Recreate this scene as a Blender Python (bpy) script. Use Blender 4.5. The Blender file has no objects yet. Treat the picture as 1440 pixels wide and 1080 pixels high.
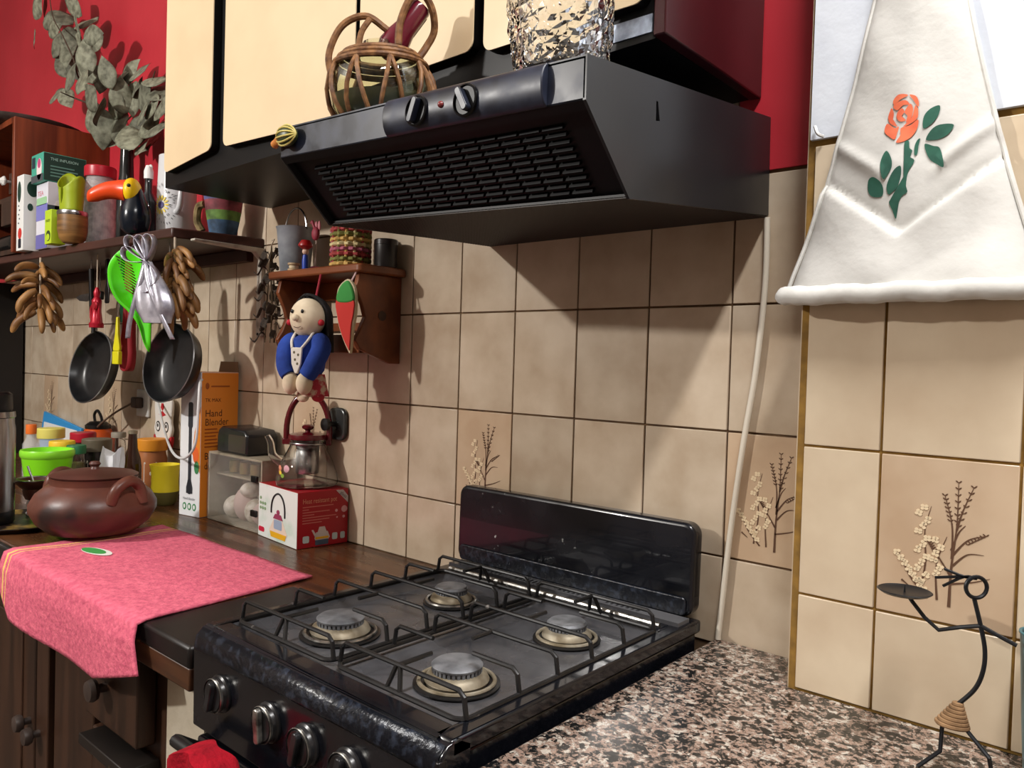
import bpy, bmesh, math, random
from mathutils import Vector, Matrix
rnd = random.Random(7)
PI = math.pi
scene = bpy.context.scene
col = scene.collection

# ------------------------------------------------------------------ camera
FPX = 1085.5629
CAM = Vector((1.288, -1.1473, 1.3343))
def _rot(yaw, p, r):
    cy, sy, cp, sp = math.cos(yaw), math.sin(yaw), math.cos(p), math.sin(p)
    f = Vector((-sy*cp, cy*cp, sp)); r0 = Vector((cy, sy, 0)); u0 = r0.cross(f)
    cr, sr = math.cos(r), math.sin(r)
    return cr*r0+sr*u0, -sr*r0+cr*u0, f
RX, UPV, FW = _rot(.7123, -.0234, .0299)
cd = bpy.data.cameras.new('camera'); cam = bpy.data.objects.new('camera', cd); col.objects.link(cam)
cd.sensor_width = 36; cd.lens = 36*FPX/1440; cd.clip_start = .02
m = Matrix.Identity(4)
for i in range(3):
    m[i][0] = RX[i]; m[i][1] = UPV[i]; m[i][2] = -FW[i]; m[i][3] = CAM[i]
cam.matrix_world = m
scene.camera = cam
def at(px, py, **k):
    """point of the place seen at a photograph pixel, on the given wall / table plane"""
    d = RX*((px-720)/FPX) - UPV*((py-540)/FPX) + FW
    (ax, val), = k.items(); i = 'xyz'.index(ax)
    return CAM + d*((val-CAM[i])/d[i])

# ------------------------------------------------------------------ light
w = bpy.data.worlds.new('world'); scene.world = w; w.use_nodes = True
w.node_tree.nodes['Background'].inputs[0].default_value = (.9, .92, 1, 1)
w.node_tree.nodes['Background'].inputs[1].default_value = 0
def lamp(name, kind, loc, energy, color, size=.05, target=None, sy=None):
    l = bpy.data.lights.new(name, kind); l.energy = energy; l.color = color
    if kind == 'AREA':
        l.size = size
        if sy: l.shape = 'RECTANGLE'; l.size_y = sy
    else: l.shadow_soft_size = size
    o = bpy.data.objects.new(name, l); col.objects.link(o); o.location = loc
    if target: o.rotation_euler = (Vector(target)-Vector(loc)).to_track_quat('-Z', 'Y').to_euler()
    return o
lamp('pendant_bulb_offscreen', 'POINT', (-1.0, -2.45, 2.36), 138, (1, .965, .92), .05)
lamp('ceiling_tube_right_offscreen', 'AREA', (1.5, -.85, 2.94), 46, (1, .98, .96), .12, (1.5, -.8, 0), 1.1)
vs = scene.view_settings
vs.view_transform = 'Standard'; vs.look = 'None'; vs.exposure = .4; vs.gamma = 1; vs.use_curve_mapping = False

# ------------------------------------------------------------------ materials
def S(r, g, b):
    return tuple(((c/255)/12.92 if c/255 <= .04045 else ((c/255+.055)/1.055)**2.4) for c in (r, g, b)) + (1,)
MATS = {}
def mat(name, c, c2=None, rough=.5, metal=0, scale=8, detail=4, bump=0, bscale=None, stretch=None, trans=0, ior=1.45,
        coat=0, lo=.35, hi=.65, rnd_v=0, spec=.5, sheen=0, rough2=None, alpha=1):
    if name in MATS: return MATS[name]
    M = bpy.data.materials.new(name); M.use_nodes = True; MATS[name] = M
    nt = M.node_tree; N = nt.nodes; L = nt.links; b = N['Principled BSDF']
    b.inputs['Base Color'].default_value = c; b.inputs['Roughness'].default_value = rough
    b.inputs['Metallic'].default_value = metal; b.inputs['IOR'].default_value = ior
    b.inputs['Transmission Weight'].default_value = trans; b.inputs['Coat Weight'].default_value = coat
    b.inputs['Specular IOR Level'].default_value = spec; b.inputs['Sheen Weight'].default_value = sheen
    b.inputs['Alpha'].default_value = alpha
    M.diffuse_color = c
    if c2 or bump or rough2 is not None:
        tc = N.new('ShaderNodeTexCoord'); mp = N.new('ShaderNodeMapping'); L.new(tc.outputs['Object'], mp.inputs[0])
        if stretch: mp.inputs['Scale'].default_value = stretch
        no = N.new('ShaderNodeTexNoise'); no.inputs['Scale'].default_value = scale; no.inputs['Detail'].default_value = detail
        L.new(mp.outputs[0], no.inputs['Vector'])
        if rnd_v:
            oi = N.new('ShaderNodeObjectInfo'); sc = N.new('ShaderNodeVectorMath'); sc.operation = 'SCALE'; sc.inputs['Scale'].default_value = 40
            cb = N.new('ShaderNodeCombineXYZ')
            for q in range(3): L.new(oi.outputs['Random'], cb.inputs[q])
            L.new(cb.outputs[0], sc.inputs[0]); L.new(sc.outputs[0], mp.inputs['Location'])
        rp = N.new('ShaderNodeValToRGB'); rp.color_ramp.elements[0].position = lo; rp.color_ramp.elements[1].position = hi
        rp.color_ramp.elements[0].color = c; rp.color_ramp.elements[1].color = c2 or c
        L.new(no.outputs['Fac'], rp.inputs[0])
        if c2:
            out = rp.outputs[0]
            if rnd_v:
                hs = N.new('ShaderNodeHueSaturation'); mr = N.new('ShaderNodeMapRange')
                mr.inputs['To Min'].default_value = 1-rnd_v; mr.inputs['To Max'].default_value = 1+rnd_v*.6
                L.new(oi.outputs['Random'], mr.inputs[0]); L.new(mr.outputs[0], hs.inputs['Value']); L.new(out, hs.inputs['Color']); out = hs.outputs[0]
            L.new(out, b.inputs['Base Color'])
        if rough2 is not None:
            mr = N.new('ShaderNodeMapRange'); mr.inputs['From Min'].default_value = lo; mr.inputs['From Max'].default_value = hi
            mr.inputs['To Min'].default_value = rough; mr.inputs['To Max'].default_value = rough2
            L.new(no.outputs['Fac'], mr.inputs[0]); L.new(mr.outputs[0], b.inputs['Roughness'])
        if bump:
            n2 = N.new('ShaderNodeTexNoise'); n2.inputs['Scale'].default_value = bscale or scale; n2.inputs['Detail'].default_value = 3
            L.new(mp.outputs[0], n2.inputs['Vector'])
            bp = N.new('ShaderNodeBump'); bp.inputs['Strength'].default_value = bump; bp.inputs['Distance'].default_value = .003
            L.new(n2.outputs['Fac'], bp.inputs['Height']); L.new(bp.outputs[0], b.inputs['Normal'])
    return M
def chips(M, cc, scale=60, thr=.68, big=6):
    """worn flecks: where two noises peak, the bare colour shows"""
    nt = M.node_tree; N = nt.nodes; L = nt.links; b = N['Principled BSDF']
    tc = N.new('ShaderNodeTexCoord'); a = N.new('ShaderNodeTexNoise'); a.inputs['Scale'].default_value = scale; a.inputs['Detail'].default_value = 2
    g = N.new('ShaderNodeTexNoise'); g.inputs['Scale'].default_value = big
    L.new(tc.outputs['Object'], a.inputs[0]); L.new(tc.outputs['Object'], g.inputs[0])
    ml = N.new('ShaderNodeMath'); ml.operation = 'MULTIPLY'; L.new(a.outputs[0], ml.inputs[0]); L.new(g.outputs[0], ml.inputs[1])
    rp = N.new('ShaderNodeValToRGB'); rp.color_ramp.elements[0].position = thr*thr*.78; rp.color_ramp.elements[1].position = thr*thr*.86
    L.new(ml.outputs[0], rp.inputs[0])
    mx = N.new('ShaderNodeMixRGB'); L.new(rp.outputs[0], mx.inputs[0]); mx.inputs[2].default_value = cc
    src = b.inputs['Base Color']
    if src.is_linked: L.new(src.links[0].from_socket, mx.inputs[1])
    else: mx.inputs[1].default_value = src.default_value
    L.new(mx.outputs[0], src)
    return M

TILE = mat('glazed_beige_tile', S(206,190,168), S(178,158,134), rough=.22, scale=11, detail=6, lo=.3, hi=.72, rnd_v=.10, bump=.04, bscale=60)
TILEP = mat('glazed_cream_tile', S(214,198,172), S(192,172,146), rough=.22, scale=9, detail=6, lo=.3, hi=.75, rnd_v=.06, bump=.04, bscale=60)
DECO = mat('decorated_beige_tile', S(200,177,150), S(186,160,132), rough=.25, scale=9, rnd_v=.04)
GROUT = mat('brown_grout', S(70,50,34), S(104,80,54), rough=.9, scale=30)
OCHRE = mat('ochre_grout', S(150,114,50), S(120,90,40), rough=.9, scale=40, bump=.5)
RED = mat('red_paint', S(192,46,58), S(178,38,50), rough=.45, scale=3, bump=.12, bscale=40)
WHITEP = mat('white_paint', S(214,220,228), S(200,206,216), rough=.6, scale=10, bump=.2, bscale=60)
PLAST = mat('white_plaster', S(206,198,180), S(186,176,156), rough=.85, scale=14, bump=.5, bscale=50)
CREAM = mat('cream_laminate', S(228,206,168), S(217,192,154), rough=.42, scale=4, lo=.4, hi=.7, bump=.06, bscale=80)
BLACKL = mat('black_lacquer', S(8,8,9), S(14,12,12), rough=.4, spec=.25, scale=12)
MAROON = mat('maroon_side', S(62,14,20), S(48,12,16), rough=.3, scale=6)
HOODB = mat('hood_enamel', S(20,23,34), S(44,50,68), rough=.32, scale=26, lo=.4, hi=.75, rough2=.5)
HOODG = mat('hood_grille', S(8,8,10), rough=.38, spec=.25)
HOODM = mat('hood_side_enamel', S(34,34,36), S(26,26,29), rough=.28, scale=4)
STOVE = mat('stove_enamel', S(9,11,16), S(15,17,24), rough=.13, scale=10, rough2=.3, coat=.3)
chips(STOVE, S(170,172,170), 70, .76, 5)
STOVET = mat('stove_tray', S(54,54,57), S(82,82,85), rough=.16, scale=7, rough2=.36)
CRUST = mat('stove_lip_enamel', S(14,17,24), S(44,50,62), rough=.3, scale=90, lo=.5, hi=.7, bump=.5, bscale=120)
IRON = mat('black_wire', S(16,16,17), S(30,29,29), rough=.38, scale=30)
chips(IRON, S(120,116,112), 50, .76, 9)
ALU = mat('burner_aluminium', S(132,134,138), S(92,94,98), rough=.5, metal=.4, scale=40, bump=.2)
BRASS = mat('burner_ring', S(168,160,142), S(118,106,84), rough=.5, metal=.4, scale=30)
STEEL = mat('brushed_steel', S(190,190,190), S(160,160,162), rough=.25, metal=1, scale=20, stretch=(1,1,.05))
CHROME = mat('worn_chrome', S(190,188,182), S(90,88,84), rough=.3, metal=.9, scale=60)
COUNTER = mat('dark_wood_top', S(98,62,38), S(58,34,20), rough=.2, scale=6, stretch=(.35,4,1), detail=6, rough2=.35)
BLACKW = mat('black_worn_wood', S(17,15,15), S(30,25,22), rough=.4, scale=10)
chips(BLACKW, S(120,96,58), 40, .72, 6)
DWOOD = mat('dark_brown_wood', S(66,43,30), S(40,25,17), rough=.4, scale=7, stretch=(4,4,.4), detail=6)
RWOOD = mat('red_brown_wood', S(132,62,34), S(92,38,20), rough=.35, scale=6, stretch=(5,5,.35), detail=6)
SHELFW = mat('dark_shelf_wood', S(78,44,36), S(54,30,25), rough=.4, scale=6, stretch=(.35,4,4), detail=5)
SMALLW = mat('varnished_pine', S(126,70,38), S(88,44,23), rough=.35, scale=7, stretch=(.6,3,2), detail=5)
KNOBW = mat('knob_wood', S(74,62,56), S(52,42,38), rough=.45, scale=20)
FLOORM = mat('terracotta_floor', S(96,84,74), S(80,70,62), rough=.5, scale=5)
CEILM = mat('ceiling_paint', S(206,202,196), rough=.8)
WALLM = mat('room_paint', S(150,136,124), S(142,128,116), rough=.8, scale=4)

def granite():
    M = bpy.data.materials.new('speckled_granite'); M.use_nodes = True
    N = M.node_tree.nodes; L = M.node_tree.links; b = N['Principled BSDF']
    tc = N.new('ShaderNodeTexCoord'); n0 = N.new('ShaderNodeTexNoise'); n0.inputs['Scale'].default_value = 60
    L.new(tc.outputs['Object'], n0.inputs[0])
    mx = N.new('ShaderNodeMixRGB'); mx.inputs[0].default_value = .035; L.new(tc.outputs['Object'], mx.inputs[1]); L.new(n0.outputs['Color'], mx.inputs[2])
    v = N.new('ShaderNodeTexVoronoi'); v.inputs['Scale'].default_value = 150; L.new(mx.outputs[0], v.inputs['Vector'])
    sp = N.new('ShaderNodeSeparateColor'); L.new(v.outputs['Color'], sp.inputs[0])
    n1 = N.new('ShaderNodeTexNoise'); n1.inputs['Scale'].default_value = 85; n1.inputs['Detail'].default_value = 5; n1.inputs['Roughness'].default_value = .7
    L.new(tc.outputs['Object'], n1.inputs[0])
    ad = N.new('ShaderNodeMath'); ad.operation = 'ADD'; L.new(sp.outputs[0], ad.inputs[0])
    m2 = N.new('ShaderNodeMath'); m2.operation = 'MULTIPLY_ADD'; L.new(n1.outputs[0], m2.inputs[0]); m2.inputs[1].default_value = 3.2; m2.inputs[2].default_value = -1.6
    L.new(m2.outputs[0], ad.inputs[1])
    rp = N.new('ShaderNodeValToRGB'); rp.color_ramp.interpolation = 'CONSTANT'
    e = rp.color_ramp.elements
    e[0].color = S(22,23,24); e[1].position = .27; e[1].color = S(66,63,60)
    for p, c in ((.44, S(124,104,92)), (.64, S(156,132,118)), (.86, S(106,102,98)), (.95, S(184,176,164))):
        q = e.new(p); q.color = c
    L.new(ad.outputs[0], rp.inputs[0]); L.new(rp.outputs[0], b.inputs['Base Color']); b.inputs['Roughness'].default_value = .2
    return M
GRANITE = granite()

# ------------------------------------------------------------------ mesh helpers
class MB:
    def __init__(s): s.v = []; s.f = []
    def add(s, vs, fs):
        n = len(s.v); s.v += [Vector(p) for p in vs]; s.f += [tuple(i+n for i in f) for f in fs]; return s
    def box(s, lo, hi):
        x0,y0,z0 = lo; x1,y1,z1 = hi
        return s.add([(x0,y0,z0),(x1,y0,z0),(x1,y1,z0),(x0,y1,z0),(x0,y0,z1),(x1,y0,z1),(x1,y1,z1),(x0,y1,z1)],
                     [(0,3,2,1),(4,5,6,7),(0,1,5,4),(1,2,6,5),(2,3,7,6),(3,0,4,7)])
    def hexa(s, p):            # eight corners: bottom four, top four
        return s.add(p, [(0,3,2,1),(4,5,6,7),(0,1,5,4),(1,2,6,5),(2,3,7,6),(3,0,4,7)])
    def lathe(s, prof, n=32, c=(0,0,0), cap0=True, cap1=True, M=None):
        vs = []; fs = []
        for r, z in prof:
            for k in range(n):
                a = 2*PI*k/n; p = Vector((r*math.cos(a), r*math.sin(a), z))
                if M: p = M @ p
                vs.append(p+Vector(c))
        for i in range(len(prof)-1):
            for k in range(n):
                fs.append((i*n+k, i*n+(k+1)%n, (i+1)*n+(k+1)%n, (i+1)*n+k))
        if cap0: fs.append(tuple(range(n-1, -1, -1)))
        if cap1: fs.append(tuple((len(prof)-1)*n+k for k in range(n)))
        return s.add(vs, fs)
    def tube(s, pts, r, n=8, closed=False, caps=True):
        P = [Vector(p) for p in pts]; N = len(P); vs = []; fs = []
        rr = r if isinstance(r, (list, tuple)) else [r]*N
        up = None
        for i in range(N):
            if closed: t = P[(i+1) % N]-P[i-1]
            else: t = P[min(i+1, N-1)]-P[max(i-1, 0)]
            t.normalize()
            if up is None:
                up = Vector((0,0,1)) if abs(t.z) < .9 else Vector((1,0,0))
            a = up - t*up.dot(t)
            if a.length < 1e-5: a = t.orthogonal()
            a.normalize(); up = a; b = t.cross(a)
            for k in range(n):
                q = 2*PI*k/n; vs.append(P[i]+(a*math.cos(q)+b*math.sin(q))*rr[i])
        for i in range(N if closed else N-1):
            j = (i+1) % N
            for k in range(n): fs.append((i*n+k, i*n+(k+1)%n, j*n+(k+1)%n, j*n+k))
        if caps and not closed:
            fs.append(tuple(range(n-1, -1, -1))); fs.append(tuple((N-1)*n+k for k in range(n)))
        return s.add(vs, fs)
    def ell(s, c, r, n=20, m=12, M=None):
        if not isinstance(r, (tuple, list)): r = (r, r, r)
        vs = []; fs = []
        for i in range(m+1):
            t = PI*i/m
            for k in range(n):
                a = 2*PI*k/n
                p = Vector((r[0]*math.sin(t)*math.cos(a), r[1]*math.sin(t)*math.sin(a), -r[2]*math.cos(t)))
                if M: p = M @ p
                vs.append(p+Vector(c))
        for i in range(m):
            for k in range(n): fs.append((i*n+k, i*n+(k+1)%n, (i+1)*n+(k+1)%n, (i+1)*n+k))
        return s.add(vs, fs)
    def prism(s, out, o, ux, uy, th):
        """flat outline [(a,b)] at o + a*ux + b*uy, thickened by vector th"""
        o, ux, uy, th = Vector(o), Vector(ux), Vector(uy), Vector(th); n = len(out)
        a = [o+ux*p[0]+uy*p[1] for p in out]; vs = a+[p+th for p in a]
        fs = [tuple(range(n-1, -1, -1)), tuple(range(n, 2*n))]+[(i, (i+1)%n, n+(i+1)%n, n+i) for i in range(n)]
        return s.add(vs, fs)
    def grid(s, fn, nu, nv, th=None):
        vs = [fn(i/nu, j/nv) for j in range(nv+1) for i in range(nu+1)]
        q = lambda i, j: j*(nu+1)+i
        fs = [(q(i,j), q(i+1,j), q(i+1,j+1), q(i,j+1)) for j in range(nv) for i in range(nu)]
        return s.add(vs, fs)
    def build(s, name, ma, parent=None, smooth=38, bevel=0, loc=None, rot=None, solid=0, sub=0, merge=True, seg=2):
        me = bpy.data.meshes.new(name); me.from_pydata([tuple(p) for p in s.v], [], s.f)
        bm = bmesh.new(); bm.from_mesh(me)
        if merge: bmesh.ops.remove_doubles(bm, verts=bm.verts, dist=1e-6)
        bmesh.ops.recalc_face_normals(bm, faces=bm.faces); bm.to_mesh(me); bm.free()
        if smooth:
            for p in me.polygons: p.use_smooth = True
            me.set_sharp_from_angle(angle=math.radians(smooth))
        o = bpy.data.objects.new(name, me); col.objects.link(o)
        me.materials.append(ma)
        if parent: o.parent = parent
        if loc is not None: o.location = loc
        if rot is not None: o.rotation_euler = rot
        if solid:
            md = o.modifiers.new('thickness', 'SOLIDIFY'); md.thickness = solid; md.offset = 0
        if bevel:
            md = o.modifiers.new('bevel', 'BEVEL'); md.width = bevel; md.segments = seg; md.limit_method = 'ANGLE'; md.angle_limit = math.radians(40)
        if sub:
            md = o.modifiers.new('sub', 'SUBSURF'); md.levels = sub; md.render_levels = sub
        return o
def cut(o, cutter):
    """cut real openings: apply the modifiers of o minus the shapes collected in cutter"""
    k = cutter.build('cutter', o.data.materials[0], None, smooth=0, merge=False)
    k.parent = o.parent; k.matrix_basis = o.matrix_basis.copy()
    md = o.modifiers.new('openings', 'BOOLEAN'); md.operation = 'DIFFERENCE'; md.solver = 'EXACT'; md.object = k; md.use_self = True
    bpy.context.view_layer.update()
    me = bpy.data.meshes.new_from_object(o.evaluated_get(bpy.context.evaluated_depsgraph_get()))
    if len(me.polygons):
        o.modifiers.clear(); o.data = me
    else: o.modifiers.remove(md)
    bpy.data.objects.remove(k)
    return o
def tag(o, label, cat, group=None):
    o['label'] = label; o['category'] = cat
    if group: o['group'] = group
    return o
def thing(name, label, cat, loc=(0,0,0), rz=0, group=None):
    o = bpy.data.objects.new(name, None); col.objects.link(o); o.location = loc; o.rotation_euler = (0,0,rz); o.empty_display_size = .05
    return tag(o, label, cat, group)
def struct(o): o['kind'] = 'structure'; return o
def inst(src, parent, loc, rot=None, scale=None, M=None):
    o = src.copy(); col.objects.link(o); o.parent = parent
    if M is not None: o.matrix_local = M; return o
    o.location = loc
    if rot is not None: o.rotation_euler = rot
    if scale is not None: o.scale = scale if isinstance(scale, (tuple, list)) else (scale,)*3
    return o
def rrect(w_, h_, r, n=5, x0=0, y0=0):
    out = []
    for cx, cy, a0 in ((w_-r, h_-r, 0), (r, h_-r, PI/2), (r, r, PI), (w_-r, r, 1.5*PI)):
        for k in range(n+1):
            a = a0+PI/2*k/n; out.append((x0+cx+r*math.cos(a), y0+cy+r*math.sin(a)))
    return out
def ellipse(cx, cy, a, b, n=20, t=0):
    return [(cx+a*math.cos(2*PI*k/n)*math.cos(t)-b*math.sin(2*PI*k/n)*math.sin(t), cy+a*math.cos(2*PI*k/n)*math.sin(t)+b*math.sin(2*PI*k/n)*math.cos(t)) for k in range(n)]
def curve(pts, n=8, closed=False):
    """Catmull-Rom through points"""
    P = [Vector(p) for p in pts]; out = []
    N = len(P)
    for i in range(N if closed else N-1):
        if closed: a, b, c, d = P[i-1], P[i], P[(i+1)%N], P[(i+2)%N]
        else: a, b, c, d = P[max(i-1,0)], P[i], P[i+1], P[min(i+2,N-1)]
        for k in range(n):
            t = k/n
            out.append(.5*((2*b)+(c-a)*t+(2*a-5*b+4*c-d)*t*t+(3*b-a-3*c+d)*t**3))
    if not closed: out.append(P[-1])
    return out
def text(name, body, size, ma, parent, o, ux, uy, nrm, width=None, align='LEFT'):
    """printed lettering: flat glyph mesh lying on the face at o along ux / uy"""
    cu = bpy.data.curves.new(name, 'FONT'); cu.body = body; cu.size = size; cu.align_x = align; cu.resolution_u = 3
    t = bpy.data.objects.new(name, cu); col.objects.link(t)
    dg = bpy.context.evaluated_depsgraph_get(); me = bpy.data.meshes.new_from_object(t.evaluated_get(dg)); me.name = name
    bpy.data.objects.remove(t)
    ux, uy, nrm = Vector(ux).normalized(), Vector(uy).normalized(), Vector(nrm).normalized()
    ws = max((v.co.x for v in me.vertices), default=1)-min((v.co.x for v in me.vertices), default=0)
    k = width/ws if width else 1
    for v in me.vertices: v.co = Vector(o)+ux*(v.co.x*k)+uy*v.co.y+nrm*.0006
    me.materials.clear(); me.materials.append(ma)
    ob = bpy.data.objects.new(name, me); col.objects.link(ob); ob.parent = parent
    return ob

# ------------------------------------------------------------------ the room
ZA = 1.441; TW = .15; TH = .20; TOP = 1.645; ZC = .90
struct(MB().box((-3.7,-4.3,-.1), (2.8,.2,0)).build('floor', FLOORM))
struct(MB().box((-3.7,-4.3,3.0), (2.8,.2,3.1)).build('ceiling', CEILM))
struct(MB().box((-3.8,-4.3,0), (-3.7,.2,3.0)).build('wall_left', WALLM))
struct(MB().box((2.8,-4.3,0), (2.9,.2,3.0)).build('wall_right', WALLM))
struct(MB().box((-3.7,-4.4,0), (2.8,-4.3,3.0)).build('wall_front', WALLM))
wb = struct(MB().box((-3.7,.0035,0), (2.8,.2,3.0)).build('wall_back', GROUT))
for x0, x1, z0 in ((-3.7,-.75,TOP), (-.75,.752,TOP+.2), (.752,2.8,TOP)): MB().box((x0,-.001,z0), (x1,.0035,3.0)).build('red_plaster', RED, wb)

def tile_mesh(w_, h_, ma):
    g = .0016
    return MB().box((g,-.0,g), (w_-g,.0045,h_-g)).build('tile', ma, None, smooth=30, bevel=.0011)
def deco_mesh():
    """brown grasses and cream blossom printed on a tile"""
    r2 = random.Random(3); st = MB(); fl = MB(); y = -.0006
    def strip(pts, wd):
        P = curve([(p[0], y, p[1]) for p in pts], 6)
        n = len(P)
        for i in range(n-1):
            d = P[i+1]-P[i]; q = Vector((-d.z, 0, d.x)).normalized()
            w0 = wd*(1-i/n)+.0002; w1 = wd*(1-(i+1)/n)+.0002
            st.add([P[i]-q*w0, P[i]+q*w0, P[i+1]+q*w1, P[i+1]-q*w1], [(0,1,2,3)])
    strip([(.083,.022), (.084,.07), (.088,.12), (.088,.172)], .0016)
    for a in ([(.084,.08),(.083,.12),(.074,.155)], [(.088,.115),(.094,.14),(.104,.168)], [(.085,.085),(.1,.105),(.118,.113)], [(.085,.072),(.1,.088),(.117,.09)],
              [(.083,.06),(.07,.08),(.058,.098)], [(.083,.05),(.105,.056),(.124,.064)], [(.03,.045),(.04,.038)], [(.083,.09),(.09,.112),(.097,.122)],
              [(.05,.03),(.056,.07),(.054,.11),(.06,.14)], [(.06,.028),(.04,.05),(.026,.078)], [(.07,.028),(.068,.07),(.078,.106)]): strip(a, .0011)
    for a, b in (((.088,.125),(.088,.172)), ((.09,.12),(.104,.168)), ((.081,.125),(.074,.155)), ((.1,.1),(.118,.113)), ((.066,.085),(.058,.098))):
        for k in range(7):
            t = k/6; cx = a[0]+(b[0]-a[0])*t; cz = a[1]+(b[1]-a[1])*t
            for sg in (-1, 1):
                e = ellipse(cx+sg*.0016, cz+.001, .0022, .0008, 6, sg*.7+PI/2*0); st.prism(e, (0,y,0), (1,0,0), (0,0,1), (0,.0005,0))
    for cx, cz in [(.052+.006*math.sin(k*2.1), .048+k*.0075) for k in range(13)]+[(.024+k*.0045, .078-k*.0058) for k in range(8)]+[(.068+.004*math.sin(k*2), .06+k*.008) for k in range(6)]:
        for k in range(4):
            a = k*PI/2+r2.random(); e = ellipse(cx+.0026*math.cos(a), cz+.0026*math.sin(a), .0024, .002, 7)
            fl.prism(e, (0,y-.0002,0), (1,0,0), (0,0,1), (0,.0005,0))
    a = st.build('grass_print', mat('print_brown', S(92,66,50), rough=.35), smooth=0, merge=False); b = fl.build('blossom_print', mat('print_cream', S(226,206,172), rough=.35), smooth=0, merge=False)
    return a, b
t_full = tile_mesh(TW, TH, TILE); t_low = tile_mesh(TW, ZA-2*TH-ZC, TILE); t_deco = tile_mesh(TW, TH, DECO); dg1, dg2 = deco_mesh()
first = {}
def put(src, parent, loc):
    if src not in first: first[src] = 1; src.parent = parent; src.location = loc; return src
    return inst(src, parent, loc)
for i in range(-17, 6):
    for j in range(-3, 2):
        z = ZA+j*TH; x = i*TW
        if j == 1 and not -5 <= i <= 4: continue
        if j == -3: put(t_low, wb, (x, 0, ZC)); continue
        if j == -2 and (i-1) % 4 == 0:
            t = put(t_deco, wb, (x, 0, z)); put(dg1, t, (0,0,0)); put(dg2, t, (0,0,0)); continue
        put(t_full, wb, (x, 0, z))
# tiled pillar on the right
PY = -.106; PX0 = .9
pil = struct(MB().box((PX0,PY+.004,0), (1.75,.0,3.0)).build('wall_pillar', OCHRE))
MB().box((PX0+.004,PY-.003,TOP+.002), (1.75,PY+.004,3.0)).build('white_paint_coat', WHITEP, pil)
MB().box((PX0-.002,-.1,0), (PX0,.0,3.0)).build('pillar_flank', TILEP, pil)
xs = [.9085, 1.0066, 1.1566, 1.3066, 1.4566, 1.6066]
pt = {}
for i in range(5):
    for j in range(-3, 1):
        wd = xs[i+1]-xs[i]; z = ZA-.0015+j*TH; zz = .91 if j == -3 else z; h = TH-(zz-z)
        if j == -2 and i in (1, 5): 
            t = tile_mesh(wd, h, DECO); t.parent = pil; t.location = (xs[i], PY, zz)
            for d in (dg1, dg2): inst(d, t, (0,0,0))
            continue
        key = (round(wd,3), round(h,3))
        if key not in pt: pt[key] = tile_mesh(wd, h, TILEP); o = pt[key]; o.parent = pil; o.location = (xs[i], PY, zz)
        else: inst(pt[key], pil, (xs[i], PY, zz))

# ------------------------------------------------------------------ worktops and base units
tag(MB().box((.7445,-.66,.878), (2.3,-.1065,.91)).box((.7445,-.1065,.878), (.8975,-.0005,.91)).build('granite_worktop', GRANITE, bevel=.003), 'speckled pink and black granite worktop beside the stove', 'worktop')
ct = thing('wooden_worktop', 'dark varnished wooden worktop running along the tiled wall', 'worktop')
MB().box((-2.45,-.575,.862), (.186,-.0005,ZC)).build('top_board', COUNTER, ct, bevel=.004)
MB().box((.02,-.592,.866), (.19,-.3,ZC+.0015)).build('scorched_end', BLACKW, ct, bevel=.006)
MB().box((-2.45,-.59,.832), (.188,-.555,.868)).build('edge_rail', mat('rail_wood', S(104,66,40), S(62,38,24), rough=.4, scale=7, stretch=(.4,4,4), detail=6), ct, bevel=.003)
MB().box((-2.45,-.59,.868), (.02,-.574,ZC)).build('edge_strip', BLACKW, ct, bevel=.004)
struct(MB().box((.036,-.55,0), (.16,-.05,.832)).build('trim_1', PLAST))
def knob(parent, x, y, z, s=1):
    Mx = Matrix.Rotation(PI/2, 4, 'X')
    MB().lathe([(.008*s,0),(.007*s,.012),(.016*s,.016),(.0185*s,.023),(.016*s,.031),(.006*s,.034)], 20, (x,y,z), M=Mx).build('knob', KNOBW, parent)
bc = thing('base_cabinet', 'dark brown wooden base cabinet with round knobs under the wooden worktop', 'cabinet', (-1.0,-.3,0))
def L(x, y, z): return (x+1.0, y+.3, z)
MB().box(L(-1.9,-.54,.08), L(.02,-.02,.83)).build('carcass', DWOOD, bc)
for x0, x1 in ((-1.9,-1.42), (-1.41,-.93), (-.92,-.545)):
    d = MB().box(L(x0,-.562,.12), L(x1,-.541,.82)).build('door', DWOOD, bc, bevel=.004)
    MB().box(L(x0+.07,-.566,.2), L(x1-.07,-.56,.74)).build('door_panel', DWOOD, d, bevel=.004)
    knob(d, *L(x1-.025,-.562,.535))
d = MB().box(L(-.535,-.562,.12), L(-.468,-.541,.82)).build('stile', DWOOD, bc, bevel=.003); knob(d, *L(-.515,-.562,.525))
MB().box(L(-.45,-.556,.12), L(-.25,-.541,.82)).build('side_door', DWOOD, bc, bevel=.004)
d = MB().box(L(-.238,-.575,.665), L(-.02,-.541,.825)).build('drawer', DWOOD, bc, bevel=.004); knob(d, *L(-.148,-.575,.737), 1.1)
d = MB().box(L(-.238,-.562,.44), L(-.02,-.541,.635)).build('drawer', DWOOD, bc, bevel=.004); knob(d, *L(-.13,-.562,.54), 1.1)
MB().box(L(-.2,-.6,.625), L(-.005,-.541,.645)).build('drawer_runner', BLACKW, bc, bevel=.002)

# ------------------------------------------------------------------ stove
SX0, SX1, SYF, SYB, SZ = .222, .735, -.585, -.075, .945
st = thing('gas_stove', 'black enamel four burner gas stove with wire grates, chipped at its edges', 'stove', ((SX0+SX1)/2, -.3, 0))
def q(x, y, z): return (x-(SX0+SX1)/2, y+.3, z)
MB().box(q(SX0+.004,SYF+.03,.05), q(SX1-.004,-.045,.925)).build('body', STOVE, st, bevel=.003)
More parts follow.
